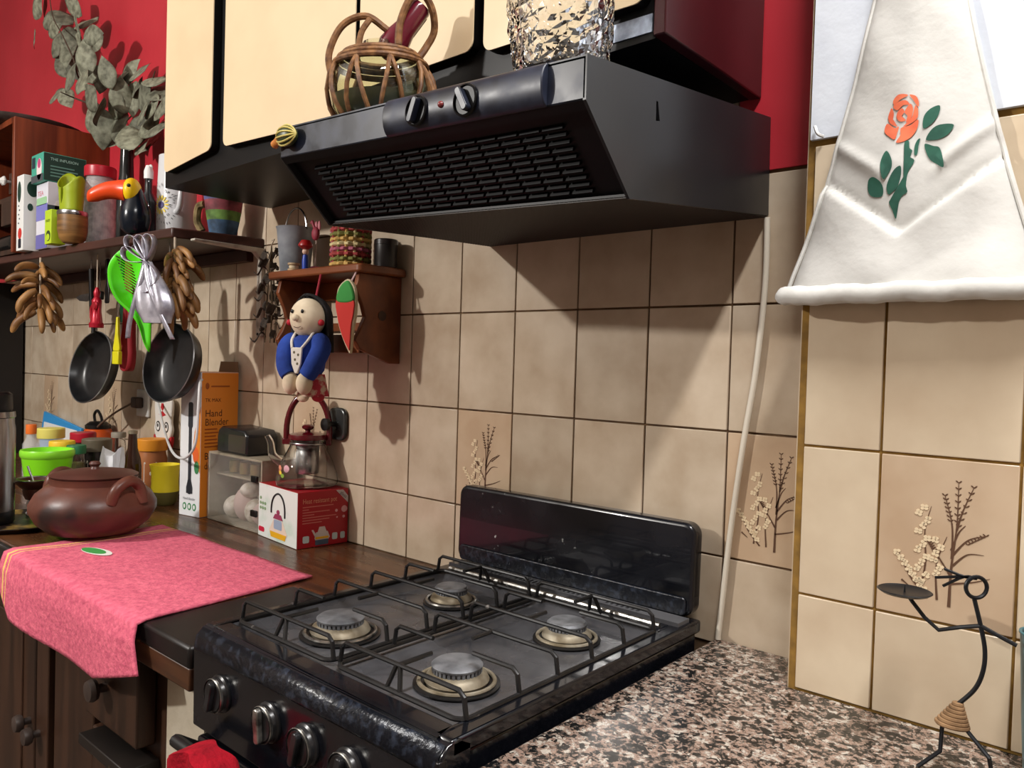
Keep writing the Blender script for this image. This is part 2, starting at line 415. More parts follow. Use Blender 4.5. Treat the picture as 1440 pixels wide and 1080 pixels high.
# rim + recessed tray
rim = MB(); a = .022
rim.box(q(SX0,SYF,.925), q(SX0+a,SYB+.04,SZ)).box(q(SX1-a,SYF,.925), q(SX1,SYB+.04,SZ)).box(q(SX0+a,SYF,.925), q(SX1-a,SYF+.03,SZ)).box(q(SX0+a,-.125,.925), q(SX1-a,SYB+.04,SZ))
rim.build('hob_rim', STOVE, st, bevel=.004)
def traysurf(u, v):
    x = SX0+a+(SX1-SX0-2*a)*u; y = SYF+.03+(-.125-SYF-.03)*v
    e = min(u, 1-u)*.47; f = min(v, 1-v)*.43; d = min(e, f)
    c = min(1, max(0, (.018-abs(u-.5)*.47)/.006))
    h = SZ-.003-.013*min(1, d/.022)
    h += .007*c*min(1, d/.022)
    return q(x, y, h)
MB().grid(traysurf, 64, 56).build('hob_tray', STOVET, st, smooth=60)
# bulging control panel
sec = [(SYF+.012,SZ), (SYF-.004,SZ-.004), (SYF-.014,SZ-.014), (SYF-.017,SZ-.03), (SYF-.0165,SZ-.045), (SYF-.0155,.80), (SYF+.03,.80), (SYF+.03,SZ-.01)]
o = MB(); n = len(sec)
o.add([q(x, y, z) for x in (SX0,SX1) for y, z in sec], [tuple(range(n)), tuple(range(2*n-1, n-1, -1))]+[(i, (i+1)%n, n+(i+1)%n, n+i) for i in range(n)])
o.build('control_panel', STOVE, st, bevel=.002)
o = MB(); s2 = [(y-.0008, z+.0004) for y, z in sec[1:4]]+[(SYF-.0172, SZ-.033)]
o.add([q(SX0+.004+(SX1-SX0-.008)*i/1, y, z) for i in (0,1) for y, z in s2], [(k, k+1, 4+k+1, 4+k) for k in range(3)])
o.build('crusted_lip', CRUST, st, solid=.0006)
o = MB().box(q(SX1-.006,SYF-.0185,.86), q(SX1+.0008,SYF-.006,SZ-.016)).build('worn_corner', chips(mat('chipped_corner', S(12,12,14), rough=.3), S(220,218,210), 90, .62, 20), st, bevel=.002)
# knobs
kp = [(.301,.869), (.423,.869), (.504,.868), (.588,.868), (.668,.868)]
KN = mat('knob_black', S(14,14,15), S(40,40,42), rough=.28, scale=40)
for i, (x, z) in enumerate(kp):
    Mx = Matrix.Rotation(PI/2, 4, 'X')
    k = MB().lathe([(.026,0),(.026,.003),(.0235,.005),(.022,.012),(.02,.014)], 28, q(x, SYF-.0155, z), M=Mx).build('knob', KN, st)
    t = .25 if i != 1 else -.1
    o = MB(); c, s_ = math.cos(t), math.sin(t)
    out = rrect(.011, .044, .005, 4, -.0055, -.022)
    o.prism(out, q(x, SYF-.0292, z), (c,0,-s_), (s_,0,c), (0,-.008,0)); o.build('grip', CHROME if i == 1 else KN, k, bevel=.0015)
    MB().lathe([(.0232,.0),(.0237,.003),(.0228,.004)], 28, q(x, SYF-.0155-.010, z), cap0=False, cap1=False, M=Mx).build('bezel', CHROME, k)
MB().box(q(SX0+.004,SYF-.004,.795), q(SX1-.004,SYF+.03,.80)).build('panel_gap', IRON, st)
d = MB().box(q(SX0+.004,SYF-.012,.16), q(SX1-.004,SYF+.03,.785)).build('oven_door', STOVE, st, bevel=.006)
MB().tube([q(SX0+.03,SYF-.012,.77), q(SX0+.03,SYF-.055,.80), q(SX1-.03,SYF-.055,.80), q(SX1-.03,SYF-.012,.77)], .009, 10).build('oven_handle', IRON, d)
# backguard
o = MB(); out = rrect(.515, .148, .02, 6)
o.prism(out, q(.213,-.055,.948), (1,0,0), (0,.02,.998), (0,.028,0)); bg = o.build('splashback', STOVE, st, bevel=.006, seg=3)
MB().prism(rrect(.495,.03,.008,4), q(.223,-.0585,.95), (1,0,0), (0,-.0,1), (0,.004,0)).build('splashback_foot', CRUST, bg, bevel=.002)
vst = MB().box(q(SX0+.01,-.095,.938), q(SX1-.008,-.0605,.951)).build('vent_strip', STOVET, st)
ck = MB()
for g in range(4):
    for k in range(7):
        x = SX0+.075+g*.098+k*.0098; ck.box(q(x-.0024,-.089,.9405), q(x+.0024,-.071,.953))
cut(vst, ck)
MB().tube([q(SX0+.03,-.112,.947), q(SX1-.03,-.112,.947)], .004, 8).build('chrome_strip', CHROME, st)
# burners
for x, y, r in ((.363,-.448,1.12), (.61,-.452,1.05), (.367,-.222,.9), (.613,-.224,.95)):
    z0 = .931
    b = MB().lathe([(.053*r,0),(.053*r,.0015),(.047*r,.003),(.044*r,.0015),(.0,.0015)], 36, q(x,y,z0), cap1=False).build('burner', IRON, st)
    MB().tube([q(x+.046*r*math.cos(2*PI*k/36), y+.046*r*math.sin(2*PI*k/36), z0+.004) for k in range(36)], .0028, 8, closed=True).build('drip_ring', CHROME if x < .5 else BRASS, b)
    MB().lathe([(.038*r,.002),(.0395*r,.006),(.0365*r,.012),(.031*r,.016),(.0,.016)], 32, q(x,y,z0), cap1=False).build('burner_base', BRASS, b)
    h = MB()
    prof = [(.0285*r,.016),(.0285*r,.0225)]
    for k in range(32):
        a0 = 2*PI*k/32; a1 = a0+2*PI/32*.6
        P = [(.0275*r*math.cos(t), .0275*r*math.sin(t)) for t in (a0,a1)]; Q = [(.0305*r*math.cos(t), .0305*r*math.sin(t)) for t in (a0,a1)]
        vs2 = [q(x+p[0], y+p[1], z0+zz) for zz in (.016,.022) for p in (P[0],P[1],Q[1],Q[0])]
        h.hexa(vs2)
    h.lathe([(.0275*r,.015),(.0275*r,.022)], 32, q(x,y,z0)); h.build('flame_ring', ALU, b, merge=False)
    MB().lathe([(.031*r,.022),(.0315*r,.0245),(.028*r,.0275),(.0,.0285)], 32, q(x,y,z0), cap1=False).build('burner_cap', ALU, b)
# wire grates
def grate(x0, x1):
    g = MB(); y0, y1 = -.548, -.13; zl = SZ+.001; zu = SZ+.03; r = .0033
    lp = []
    for cx, cy, a0 in ((x1-.015,y1-.015,0), (x0+.015,y1-.015,PI/2), (x0+.015,y0+.015,PI), (x1-.015,y0+.015,1.5*PI)):
        for k in range(5): t = a0+PI/2*k/4; lp.append(q(cx+.015*math.cos(t), cy+.015*math.sin(t), zl))
    g.tube(lp, r, 8, closed=True)
    w_ = x1-x0; xc = (x0+x1)/2
    def staple(pts): g.tube(curve([q(*p) for p in pts], 1), r*.92, 8)
    for y in (-.54, -.375, -.30, -.14):
        staple([(x0,y,zl), (x0+.004,y,zu-.006), (x0+.012,y,zu), (x1-.012,y,zu), (x1-.004,y,zu-.006), (x1,y,zl)])
    for yb in (-.45, -.222):
        for sg, xe in ((1,x0), (-1,x1)):
            staple([(xe,yb,zl), (xe+sg*.004,yb,zu-.006), (xe+sg*.012,yb,zu), (xe+sg*(w_/2-.036),yb,zu)])
    for ys, ye in ((-.54,-.487), (-.375,-.413), (-.30,-.258), (-.14,-.186)):
        g.tube([q(xc,ys,zu), q(xc,ye,zu)], r*.92, 8)
    for y, yo in ((-.54,-.548), (-.14,-.13)):
        for dx in (-.012,.012): g.tube([q(xc+dx,yo,zl), q(xc+dx*.25,y,zu)], r*.9, 8)
    g.build('wire_grate', IRON, st, merge=False)
grate(.248, .472); grate(.486, .712)

# ------------------------------------------------------------------ wall cupboards
wc = thing('wall_cupboard', 'black framed wall cupboard with cream doors above the extractor hood', 'cupboard', (.1,-.14,1.74))
def c(x, y, z): return (x-.1, y+.14, z-1.74)
CX0, CX1 = -.575, .787
MB().hexa([c(CX0,-.288,1.737), c(CX1-.018,-.288,1.755), c(CX1-.018,-.003,1.757), c(CX0,-.003,1.738), c(CX0,-.288,2.4), c(CX1-.018,-.288,2.4), c(CX1-.018,-.003,2.4), c(CX0,-.003,2.4)]).build('carcass', BLACKL, wc)
MB().box(c(CX1-.018,-.295,1.7555), c(CX1,-.002,2.4)).build('side_panel', MAROON, wc, bevel=.002)
def door(x0, x1, zl, zr):
    n0 = rrect(x1-x0, 2.36-min(zl,zr), .016, 5)
    out = [(p[0], (p[1] if p[1] > .2 else p[1]+(zl-min(zl,zr))*(1-p[0]/(x1-x0))+(zr-min(zl,zr))*p[0]/(x1-x0))) for p in n0]
    d = MB().prism(out, c(x0,-.3045,min(zl,zr)), (1,0,0), (0,0,1), (0,.016,0)).build('cupboard_door', BLACKL, wc)
    MB().prism(out, c(x0,-.3065,min(zl,zr)), (1,0,0), (0,0,1), (0,.002,0)).build('door_face', CREAM, d)
dx = lambda px, py: at(px, py, y=-.3065).x
door(dx(230.5,248),dx(298.5,100),1.764,1.786); door(dx(314.5,150),dx(499,60),1.783,1.766); door(dx(505.5,60),dx(665.5,30),1.806,1.809); door(dx(680,40),.763,1.80,1.797)
MB().box(c(.668,-.2905,1.764), c(.765,-.2875,1.787)).build('aluminium_strip', mat('flaking_aluminium', S(168,178,196), S(120,128,142), rough=.4, metal=.6, scale=60), wc)
MB().box(c(-.07,-.2905,1.746), c(-.062,-.2875,1.772)).build('catch_plate', mat('pale_metal', S(150,170,190), rough=.4, metal=.4), wc)

# ------------------------------------------------------------------ extractor hood
HO = Vector((.514,-.24,1.6))
hd = thing('extractor_hood', 'black extractor hood with slotted slanting front and two dials above the stove', 'extractor hood', HO)
h = lambda x, y, z: Vector((x,y,z))-HO
TLf,TRf,LLf,LRf = h(.225,-.48,1.690), h(.803,-.48,1.666), h(.225,-.48,1.644), h(.803,-.48,1.618)
BLf,BRf = h(.225,-.388,1.555), h(.803,-.389,1.530)
RBL,RBR,RTL,RTR = h(.225,-.002,1.575), h(.805,-.002,1.575), h(.225,-.002,1.733), h(.803,-.002,1.724)
o = MB(); T = .004; X = Vector((T,0,0))
def panel(pts, th):
    n_ = len(pts); th = Vector(th); mb = MB()
    mb.add([*pts, *[p+th for p in pts]], [tuple(range(n_)), tuple(range(2*n_-1, n_-1, -1))]+[(i, (i+1)%n_, n_+(i+1)%n_, n_+i) for i in range(n_)])
    return mb
hsp = panel([TRf,LRf,BRf,RBR,RTR], -X).build('side_panel', HOODM, hd)
panel([TLf,LLf,BLf,RBL,RTL], X).build('side_panel', HOODM, hd, bevel=.0015)
panel([TLf+X,TRf-X,RTR-X,RTL+X], (0,0,-T)).build('top_panel', HOODB, hd)
panel([TLf,TRf,LRf,LLf], (0,T,0)).build('front_lip', HOODB, hd, bevel=.002)
mid = .0
gn = (BLf-LLf).cross(LRf-LLf).normalized()          # outward normal of the slanted face
if gn.y > 0: gn = -gn
i0 = gn*-.012
panel([LLf+X+i0, LRf-X+i0, BRf-X+i0, BLf+X+i0], -gn*.003).build('grille_panel', HOODG, hd)
panel([LLf+X, LRf-X, LRf-X+(BRf-LRf)*.09, LLf+X+(BLf-LLf)*.09], -gn*.01).build('grille_edge', HOODG, hd)
panel([BLf+X+i0*.5, BRf-X+i0*.5, RBR-X+Vector((0,0,.004)), RBL+X+Vector((0,0,.004))], (0,0,.003)).build('filter_backing', mat('filter_black', S(20,18,18), rough=.5), hd)
ux = (LRf-LLf).normalized(); uy = (BLf-LLf).normalized()
B3 = Matrix((ux, uy, gn)).transposed().to_4x4()
lv = None
W = (LRf-LLf).length; H = (BLf-LLf).length
for r in range(10):
    for k in range(14):
        p = LLf+ux*(W*(.085+.83*(k+.5)/14))+uy*(H*(.2+.75*(r+.5)/10))+i0
        Mx = B3.copy(); Mx.translation = p
        if lv is None:
            lv = MB().add([(-.0155,-.0028,0),(.0155,-.0028,0),(.0155,.0028,0),(-.0155,.0028,0),(-.0155,.0005,.0052),(.0155,.0005,.0052),(.0155,.0026,.0052),(-.0155,.0026,.0052)],
                          [(0,3,2,1),(4,5,6,7),(0,1,5,4),(1,2,6,5),(2,3,7,6),(3,0,4,7)]).build('grille_louvre', mat('louvre_black', S(5,5,6), rough=.45, spec=.12), hd, smooth=0, bevel=.0006)
            lv.matrix_local = Mx
        else: inst(lv, hd, None, M=Mx)
# wire filter below: a woven mesh of fine rods, too fine to pick apart
fm = MB(); A0, A1, A2, A3 = BLf+X+i0*.5, BRf-X+i0*.5, RBR-X, RBL+X
dn = Vector((0,0,-.0012))
for k in range(86):
    t = k/85; p0 = A0.lerp(A1,t)+dn; p1 = A3.lerp(A2,t)+dn; s_ = ux*.0011; fm.add([p0-s_,p0+s_,p1+s_,p1-s_], [(0,1,2,3)])
for k in range(56):
    t = k/55; p0 = A0.lerp(A3,t)+dn*1.5; p1 = A1.lerp(A2,t)+dn*1.5; s_ = Vector((0,.0011,0)); fm.add([p0-s_,p0+s_,p1+s_,p1-s_], [(0,1,2,3)])
o = fm.build('filter_mesh', mat('filter_wire', S(56,50,48), rough=.45, spec=.3), hd, smooth=0, merge=False, solid=.001); o['kind'] = 'stuff'
# console with dials
PA = at(547,170,y=-.48)-HO; PB = at(771,118,y=-.48)-HO
up = Vector((0,0,1)); L0 = LLf.lerp(LRf,(PA.x-LLf.x)/(LRf.x-LLf.x)); L1 = LLf.lerp(LRf,(PB.x-LLf.x)/(LRf.x-LLf.x)); hh = .047
o = MB(); n = 12; vs3 = []
for p in (L0, L1):
    for k in range(n+1):
        t = PI*k/n; vs3.append(p+Vector((0,-.012*math.sin(t),hh*.5-hh*.52*math.cos(t))))
fs3 = [(k, k+1, n+1+k+1, n+1+k) for k in range(n)]+[tuple(range(n,-1,-1)), tuple(range(n+1, 2*n+2)), (0, n+1, 2*n+1, n)]
o.add(vs3, fs3); con = o.build('control_console', HOODB, hd, bevel=.0015)
for px, py, rot in ((586,156,.4), (655,141,-.5)):
    p = at(px, py, y=-.492)-HO
    Mx = Matrix.Rotation(PI/2, 4, 'X')
    k = MB().lathe([(.0195,0),(.0195,.0035),(.0175,.0045),(.0165,.002),(0,.002)], 28, p+Vector((0,.001,0)), M=Mx, cap1=False).build('dial', HOODG, con)
    cc, ss = math.cos(rot), math.sin(rot)
    MB().prism(rrect(.032,.009,.004,4,-.016,-.0045), p+Vector((0,-.001,0)), (ss,0,cc), (cc,0,-ss), (0,-.009,0)).build('dial_grip', HOODB, k, bevel=.001)
p = at(620,147,y=-.492)-HO
MB().ell(p, .0042).build('pilot_light', mat('pilot_red', S(120,50,50), rough=.3), con)
p = at(925,157,x=.803)-HO
cut(hsp, MB().hexa([p+Vector(d) for d in ((-.006,-.004,-.012),(.004,-.004,-.012),(.004,.005,-.010),(-.006,.005,-.010),(-.006,-.004,.012),(.004,-.004,.012),(.004,0,.012),(-.006,0,.012))]))
# ------------------------------------------------------------------ shared object materials
def glass(name, c=(1,1,1,1), rough=.0, ior=1.45): return mat(name, c, rough=rough, trans=1, ior=ior)
GLASS = glass('clear_glass', (.97,.98,.98,1)); PLASTIC_CLEAR = mat('clear_plastic', (.85,.87,.88,1), rough=.05, alpha=.2, spec=.8)
def flat(name, r, g, b, rough=.5, **k): return mat(name, S(r,g,b), rough=rough, **k)
WHITE = flat('white_print', 232,232,230, .45); BLACK = flat('black_plastic', 14,14,15, .35); CORD = flat('hanging_cord', 196,180,160, .8)
LIME = flat('lime_plastic', 128,214,26, .35); YEL = flat('yellow_plastic', 226,206,40, .4); ORANGE = flat('orange_plastic', 226,110,36, .4)
CRIM = flat('crimson_plastic', 176,28,46, .35); MAROONP = flat('maroon_plastic', 92,10,22, .2, coat=.5)
def place(x0, x1, ytop, y):
    c_ = at((x0+x1)/2, ytop, y=y); dep = (c_-CAM).dot(FW)
    return c_.x, c_.y, (x1-x0)/2*dep/FPX, c_.z
def pxm(p): return (Vector(p)-CAM).dot(FW)/FPX           # metres per pixel at a point
def onface(mb, out, o, ux, uy, n, lift=.0005):
    """flat print on a face"""
    n = Vector(n); mb.prism(out, Vector(o)+n*lift*.2, ux, uy, n*lift); return mb
def shell(prof, t, n=36):
    """closed glass wall from an outer profile"""
    inner = [(max(r-t, .0005), z+(t if i == 0 else 0)) for i, (r, z) in enumerate(prof)]
    return MB().lathe([(.0002, prof[0][1])]+prof+inner[::-1]+[(.0002, inner[0][1])], n, cap0=False, cap1=False)

# ------------------------------------------------------------------ long shelf, hutch, tall cupboard on the left
SZT = 1.66
sh = thing('wall_shelf', 'long dark wooden wall shelf holding tea boxes and jars', 'shelf', (-1.5,-.13,SZT))
def s(x, y, z): return (x+1.5, y+.13, z-SZT)
MB().hexa([s(-2.47,-.31,1.634), s(-.655,-.232,1.634), s(-.606,-.001,1.634), s(-2.47,-.001,1.634), s(-2.47,-.31,SZT), s(-.655,-.232,SZT), s(-.606,-.001,SZT), s(-2.47,-.001,SZT)]).build('board', SHELFW, sh, bevel=.004)
MB().box(s(-2.47,-.022,1.60), s(-.66,-.001,1.634)).build('wall_batten', SHELFW, sh, bevel=.002)
WB = mat('chipped_white_metal', S(196,190,178), S(140,130,118), rough=.5, scale=30, lo=.5, hi=.75)
b = MB().prism([(0,0),(0,-.24),(-.012,-.24),(-.012,-.03),(-.03,-.012),(-.2,-.006),(-.2,0)], s(-.622,0,1.6325), (0,1,0), (0,0,1), (.022,0,0)).build('bracket', WB, sh, bevel=.002)
for z in (1.40,1.585): MB().lathe([(.004,0),(.003,.002),(0,.0022)], 10, s(-.611,-.012,z), M=Matrix.Rotation(PI/2,4,'X'), cap1=False).build('screw', BLACK, b)

hu = thing('open_cupboard', 'reddish brown open wall cupboard standing on the long shelf', 'cupboard', (-1.95,-.15,SZT+.0005))
def k_(x, y, z): return (x+1.95, y+.15, z-SZT-.0005)
for x0, x1 in ((-1.653,-1.632), (-2.28,-2.26)): MB().box(k_(x0,-.3,SZT), k_(x1,-.001,2.105)).build('side', RWOOD, hu, bevel=.002)
MB().box(k_(-2.26,-.3,2.085), k_(-1.653,-.001,2.105)).build('top', RWOOD, hu); MB().box(k_(-2.26,-.012,SZT), k_(-1.653,-.001,2.085)).build('back', DWOOD, hu)
for z in (1.661,1.84): MB().box(k_(-2.26,-.285,z), k_(-1.653,-.012,z+.016)).build('shelf_board', DWOOD, hu)
p = k_(-1.69,-.286,1.86)
MB().box(k_(-1.80,-.288,1.76), k_(-1.653,-.27,1.84)).build('drop_flap', DWOOD, hu, bevel=.002)
g = MB().lathe([(.004,0),(.005,.012),(.017,.02),(.017,.024),(.006,.034),(0,.035)], 6, k_(-1.70,-.288,1.90), M=Matrix.Rotation(PI/2,4,'X'), cap1=False).build('glass_knob', flat('frosted_glass_knob', 210,210,206, .2), hu, smooth=0)
MB().box(k_(-1.72,-.288,1.862), k_(-1.653,-.272,1.93)).build('knob_rail', DWOOD, hu)
bo = thing('wine_bottle', 'dark bottle neck lying in the open cupboard', 'bottle', (-1.74,-.22,1.72))
Mx = Matrix.Rotation(PI/2,4,'Y')
MB().lathe([(.036,-.26),(.037,-.1),(.03,-.07),(.014,-.04),(.013,.0)], 20, (0,0,0), M=Mx).build('bottle_body', flat('dark_bottle', 14,16,16, .15), bo)
MB().lathe([(.0145,0),(.0145,.028),(.013,.03)], 16, (0,0,0), M=Mx).build('capsule', flat('pale_capsule', 176,168,160, .4), bo); bo.location.z = 1.6775+.0372
tp = tag(MB().lathe([(.001,0),(.17,0),(.2,.012),(.205,.02),(.198,.021),(.168,.006),(.001,.006)], 48, (-1.86,-.21,2.1065), cap0=False, cap1=False).build('round_tray', mat('grey_tin', S(120,110,106), S(84,74,72), rough=.35, metal=.6, scale=14)), 'round grey metal tray lying on top of the open cupboard', 'tray')
tc_ = thing('tall_cupboard', 'tall black cupboard at the far end of the tiled wall', 'cupboard', (-2.85,-.33,0))
MB().box((-.34,-.3,0), (.375,.32,1.62)).build('carcass', mat('black_brown_board', S(16,13,13), S(24,20,19), rough=.45, scale=5), tc_, bevel=.004)
MB().box((-.335,-.318,.05), (.37,-.301,1.6)).build('door', BLACKL, tc_, bevel=.003)

# ------------------------------------------------------------------ tea boxes and jars on the long shelf
def card(name, label, x0, y0, z0, w_, d_, h_, ma, rz=0, group=None):
    t = thing(name, label, 'box', (x0, y0, z0), rz, group or 'tea boxes on the long shelf')
    MB().box((0,0,0), (w_,d_,h_)).build('carton', ma, t, bevel=.0012)
    return t
ZS = SZT+.0006
FX, FZ = (1,0,0), (0,0,1)
DKG = flat('print_dark_green', 24,58,48); PNK = flat('print_pink', 190,70,120); LAV = flat('print_lavender', 120,120,190); GRN = flat('print_green', 60,130,80); GRY = flat('print_grey', 70,74,80); RDP = flat('print_red', 200,50,44)
t = card('tea_box', 'tall narrow white tea carton with dark green oval', -1.605, -.298, ZS, .062, .05, .243, flat('white_carton', 226,228,226))
f = lambda mb, nm, ma, par: mb.build(nm, ma, par, smooth=0, merge=False)
f(onface(MB(), ellipse(.024,.19,.016,.034), (0,0,0), FX, FZ, (0,-1,0)), 'green_oval', DKG, t)
f(onface(MB(), ellipse(.034,.055,.017,.018), (0,0,0), FX, FZ, (0,-1,0)), 'red_seal', RDP, t)
f(onface(MB(), rrect(.026,.03,.004,3,.02,.008), (0,0,0), FX, FZ, (0,-1,0)), 'logo_patch', flat('print_navy', 22,30,44), t)
f(onface(onface(MB(), ellipse(.028,.2,.018,.026), (.062,0,0), (0,1,0), FZ, (1,0,0)), ellipse(.02,.14,.008,.012), (.062,0,0), (0,1,0), FZ, (1,0,0)), 'side_leaf', DKG, t)
o = MB()
for k in range(5): onface(o, ellipse(.02+.008*(k%2),.145-k*.014,.005,.003,8), (0,0,0), FX, FZ, (0,-1,0))
f(o, 'sprig_print', GRY, t)
t = card('tea_box', 'white herbal tea carton with mauve bands under the teal carton', -1.505, -.272, ZS, .098, .085, .207, flat('lilac_white_carton', 214,214,224))
f(onface(MB(), rrect(.098,.05,.001,1,0,.09), (0,0,0), FX, FZ, (0,-1,0)), 'mauve_band', LAV, t)
f(onface(MB(), rrect(.098,.045,.001,1,0,.001), (0,0,0), FX, FZ, (0,-1,0)), 'violet_band', flat('print_violet', 104,100,170), t)
f(onface(MB(), rrect(.088,.024,.006,3,.004,.138), (0,0,0), FX, FZ, (0,-1,0)), 'green_band', flat('print_pale_green', 150,196,150), t)
text('lettering', 'TEA', .022, flat('print_rose', 214,120,140), t, (.012,0,.168), FX, FZ, (0,-1,0), .05)
o = MB(); [onface(o, ellipse(.03+.02*k,.13,.01,.022), (.098,0,0), (0,1,0), FZ, (1,0,0)) for k in range(2)]; f(o, 'cup_print', WHITE, t)
f(onface(MB(), rrect(.085,.05,.001,1,0,.085), (.098,0,0), (0,1,0), FZ, (1,0,0)), 'side_band', flat('print_slate', 60,74,80), t)
t = card('tea_box', 'teal and dark green tea carton with a pink flower, lying on top', -1.51, -.286, ZS+.2082, .103, .125, .088, flat('teal_carton', 66,160,138))
f(onface(MB(), rrect(.103,.022,.001,1,0,.0), (0,0,0), FX, FZ, (0,-1,0)), 'dark_foot', GRY, t)
f(onface(MB(), ellipse(.07,.038,.022,.034), (0,0,0), FX, FZ, (0,-1,0)), 'pale_medallion', flat('print_blush', 232,214,214), t)
f(onface(MB(), ellipse(.07,.056,.013,.015), (0,0,0), FX, FZ, (0,-1,0), .0009), 'pink_flower', PNK, t)
f(onface(MB(), rrect(.028,.034,.003,3,.006,.046), (0,0,0), FX, FZ, (0,-1,0)), 'logo_patch', flat('print_ink', 30,48,60), t)
f(onface(MB(), rrect(.121,.084,.001,1,.002,.002), (.103,0,0), (0,1,0), FZ, (1,0,0)), 'dark_green_side', DKG, t)
text('lettering', 'THE INFUSION', .012, flat('print_mint', 170,214,200), t, (.104,.02,.066), (0,1,0), FZ, (1,0,0), .08)
o = MB()
for k in range(4): onface(o, rrect(.08-.01*(k%2),.004,.001,1,.02,.016+k*.01), (.104,0,0), (0,1,0), FZ, (1,0,0))
f(o, 'small_print', flat('print_mint_dim', 96,140,128), t)
t = card('tea_box', 'small lime green tea carton with a dark swirl', -1.335, -.302, ZS, .052, .04, .102, flat('lime_carton', 178,206,40))
f(onface(MB(), ellipse(.03,.024,.018,.016), (0,0,0), FX, FZ, (0,-1,0)), 'dark_swirl', flat('print_moss', 50,66,20), t)
f(onface(MB(), ellipse(.028,.02,.014,.01), (0,0,0), FX, FZ, (0,-1,0), .0009), 'swirl_core', flat('print_lime', 178,206,40), t)
text('lettering', 'mate', .016, flat('print_olive', 110,130,20), t, (.008,0,.066), FX, FZ, (0,-1,0), .034)
# folded lime silicone pouch
x, y, r, zt = place(80,122,252,-.262)
ZP = place(83,122,298,-.262)[3]+.0006
t = thing('silicone_pouch', 'olive green folded silicone pouch resting on the wooden cup', 'pouch', (x,y,ZP))
def pouch(u, v):
    a = 2*PI*u; rr = r*(.82+.2*v); z = (zt-ZP)*v*(1.06-.42*v*max(0,math.cos(a+PI/4))**2)
    if v > .75: z += .02*math.cos(2*a+.6)*(v-.75)/.25
    return Vector((rr*math.cos(a)*1.05, rr*math.sin(a)*.75, z))
pw = MB().grid(pouch, 40, 16).build('pouch_wall', flat('olive_silicone', 150,168,24, .45), t, solid=.003)
MB().lathe([(.0005,0),(r*.62,0),(r*.62,.003),(.0005,.003)], 24, (0,0,.0), cap0=False, cap1=False).build('pouch_base', flat('olive_silicone', 150,168,24), t)
cut(pw, MB().prism(ellipse(.3*r,.05,.006,.03,14,-.25), (0,-r*.95,0), FX, FZ, (0,r*.5,0)))
x, y, r, zt = place(83,122,298,-.262)
t = thing('mate_cup', 'turned wooden cup with pale metal rim', 'cup', (x,y,ZS)); H_ = zt-ZS
MB().lathe([(r*.6,0),(r*.85,.012),(r*.98,H_*.4),(r*.98,H_*.88),(r*.85,H_*.88),(r*.8,.02),(.0005,.02)], 32, cap1=False).build('cup_body', mat('striped_wood', S(150,110,60), S(92,62,30), rough=.45, scale=9, stretch=(1,1,8)), t)
MB().lathe([(r*.99,H_*.86),(r*1.03,H_*.93),(r*.99,H_),(r*.88,H_),(r*.86,H_*.86)], 32, cap0=False, cap1=False).build('metal_rim', STEEL, t)
def jar(name, label, px, y, lidmat, bodymat, lid=.18, z0=ZC, cont=None, neck=.92, cat='jar', dy=None, lidr=1.0, clear=True, hh=None):
    x, y, r, zt = place(*px, y); H_ = hh or zt-z0
    t = thing(name, label, cat, (x,y,z0+.0005)); hl = H_*(1-lid)
    prof = [(r*.88,0),(r*.97,.006),(r*.97,hl*.82),(r*neck*.92,hl*.93),(r*neck*.88,hl+.003)]
    if clear: shell(prof, .0022).build('jar_body', bodymat, t, merge=False)
    else: MB().lathe(prof, 32).build('jar_body', bodymat, t)
    MB().lathe([(r*neck*lidr,hl),(r*neck*1.02*lidr,hl+.004),(r*neck*1.02*lidr,H_-.003),(r*neck*.97*lidr,H_),(.0005,H_)], 32, cap1=False).build('lid', lidmat, t, smooth=30)
    if cont: MB().lathe([(r*.86,.004),(r*.93,.008),(r*.93,hl*cont[1]),(.0005,hl*cont[1]+.003)], 24, cap1=False).build('contents', cont[0], t)
    return t, x, y, r, H_
HERB = mat('dried_herbs', S(120,112,60), S(70,64,40), rough=.9, scale=70, bump=.8); GREYC = mat('grey_wrappers', S(206,200,198), S(120,116,118), rough=.5, scale=40)
t, *_ = jar('storage_jar', 'big clear jar with red lid standing behind the toucan', (120,163,236), -.165, CRIM, PLASTIC_CLEAR, .13, ZS, (GREYC,.72), .93)
# toucan figurine, beak pointing left
p0 = at(190,300,y=-.232)
t = thing('toucan_figurine', 'black toucan figurine with big orange beak', 'figurine', (p0.x,p0.y,ZS), .72)
TB = flat('toucan_black', 16,24,34, .2)
hz = .125
MB().lathe([(.02,0),(.034,.012),(.04,.04),(.037,.07),(.026,.095),(.02,.115),(.012,.13),(0,.133)], 28, cap1=False).build('body', TB, t)
bk = [Vector((-.02,-.004,.116)), Vector((-.04,-.006,.117)), Vector((-.07,-.012,.113)), Vector((-.10,-.016,.1)), Vector((-.118,-.018,.082))]
MB().tube(curve(bk,5), [.031-.0008*k for k in range(17)]+[.015, .011, .007, .002], 14).build('beak', flat('toucan_orange', 222,72,24, .3), t)
MB().ell((-.006,-.006,.116), (.022,.033,.034)).build('face_patch', flat('toucan_yellow', 240,200,20, .4), t)
MB().ell((-.001,-.036,.124), .005).build('eye', BLACK, t)
x, y, r, zt = place(197,222,233,-.165)
t = thing('oil_bottle', 'slim dark bottle with white pump cap', 'bottle', (x,y,ZS)); H_ = zt-ZS
MB().lathe([(r*.95,0),(r,.006),(r,H_*.5),(r*.8,H_*.57),(r*.42,H_*.64),(r*.4,H_*.84)], 28).build('bottle_body', flat('dark_oil_glass', 18,22,28, .08, coat=.6), t)
MB().lathe([(r*.5,H_*.82),(r*.52,H_*.92),(r*.3,H_),(0.0005,H_)], 20, cap1=False).build('pump_cap', WHITE, t)
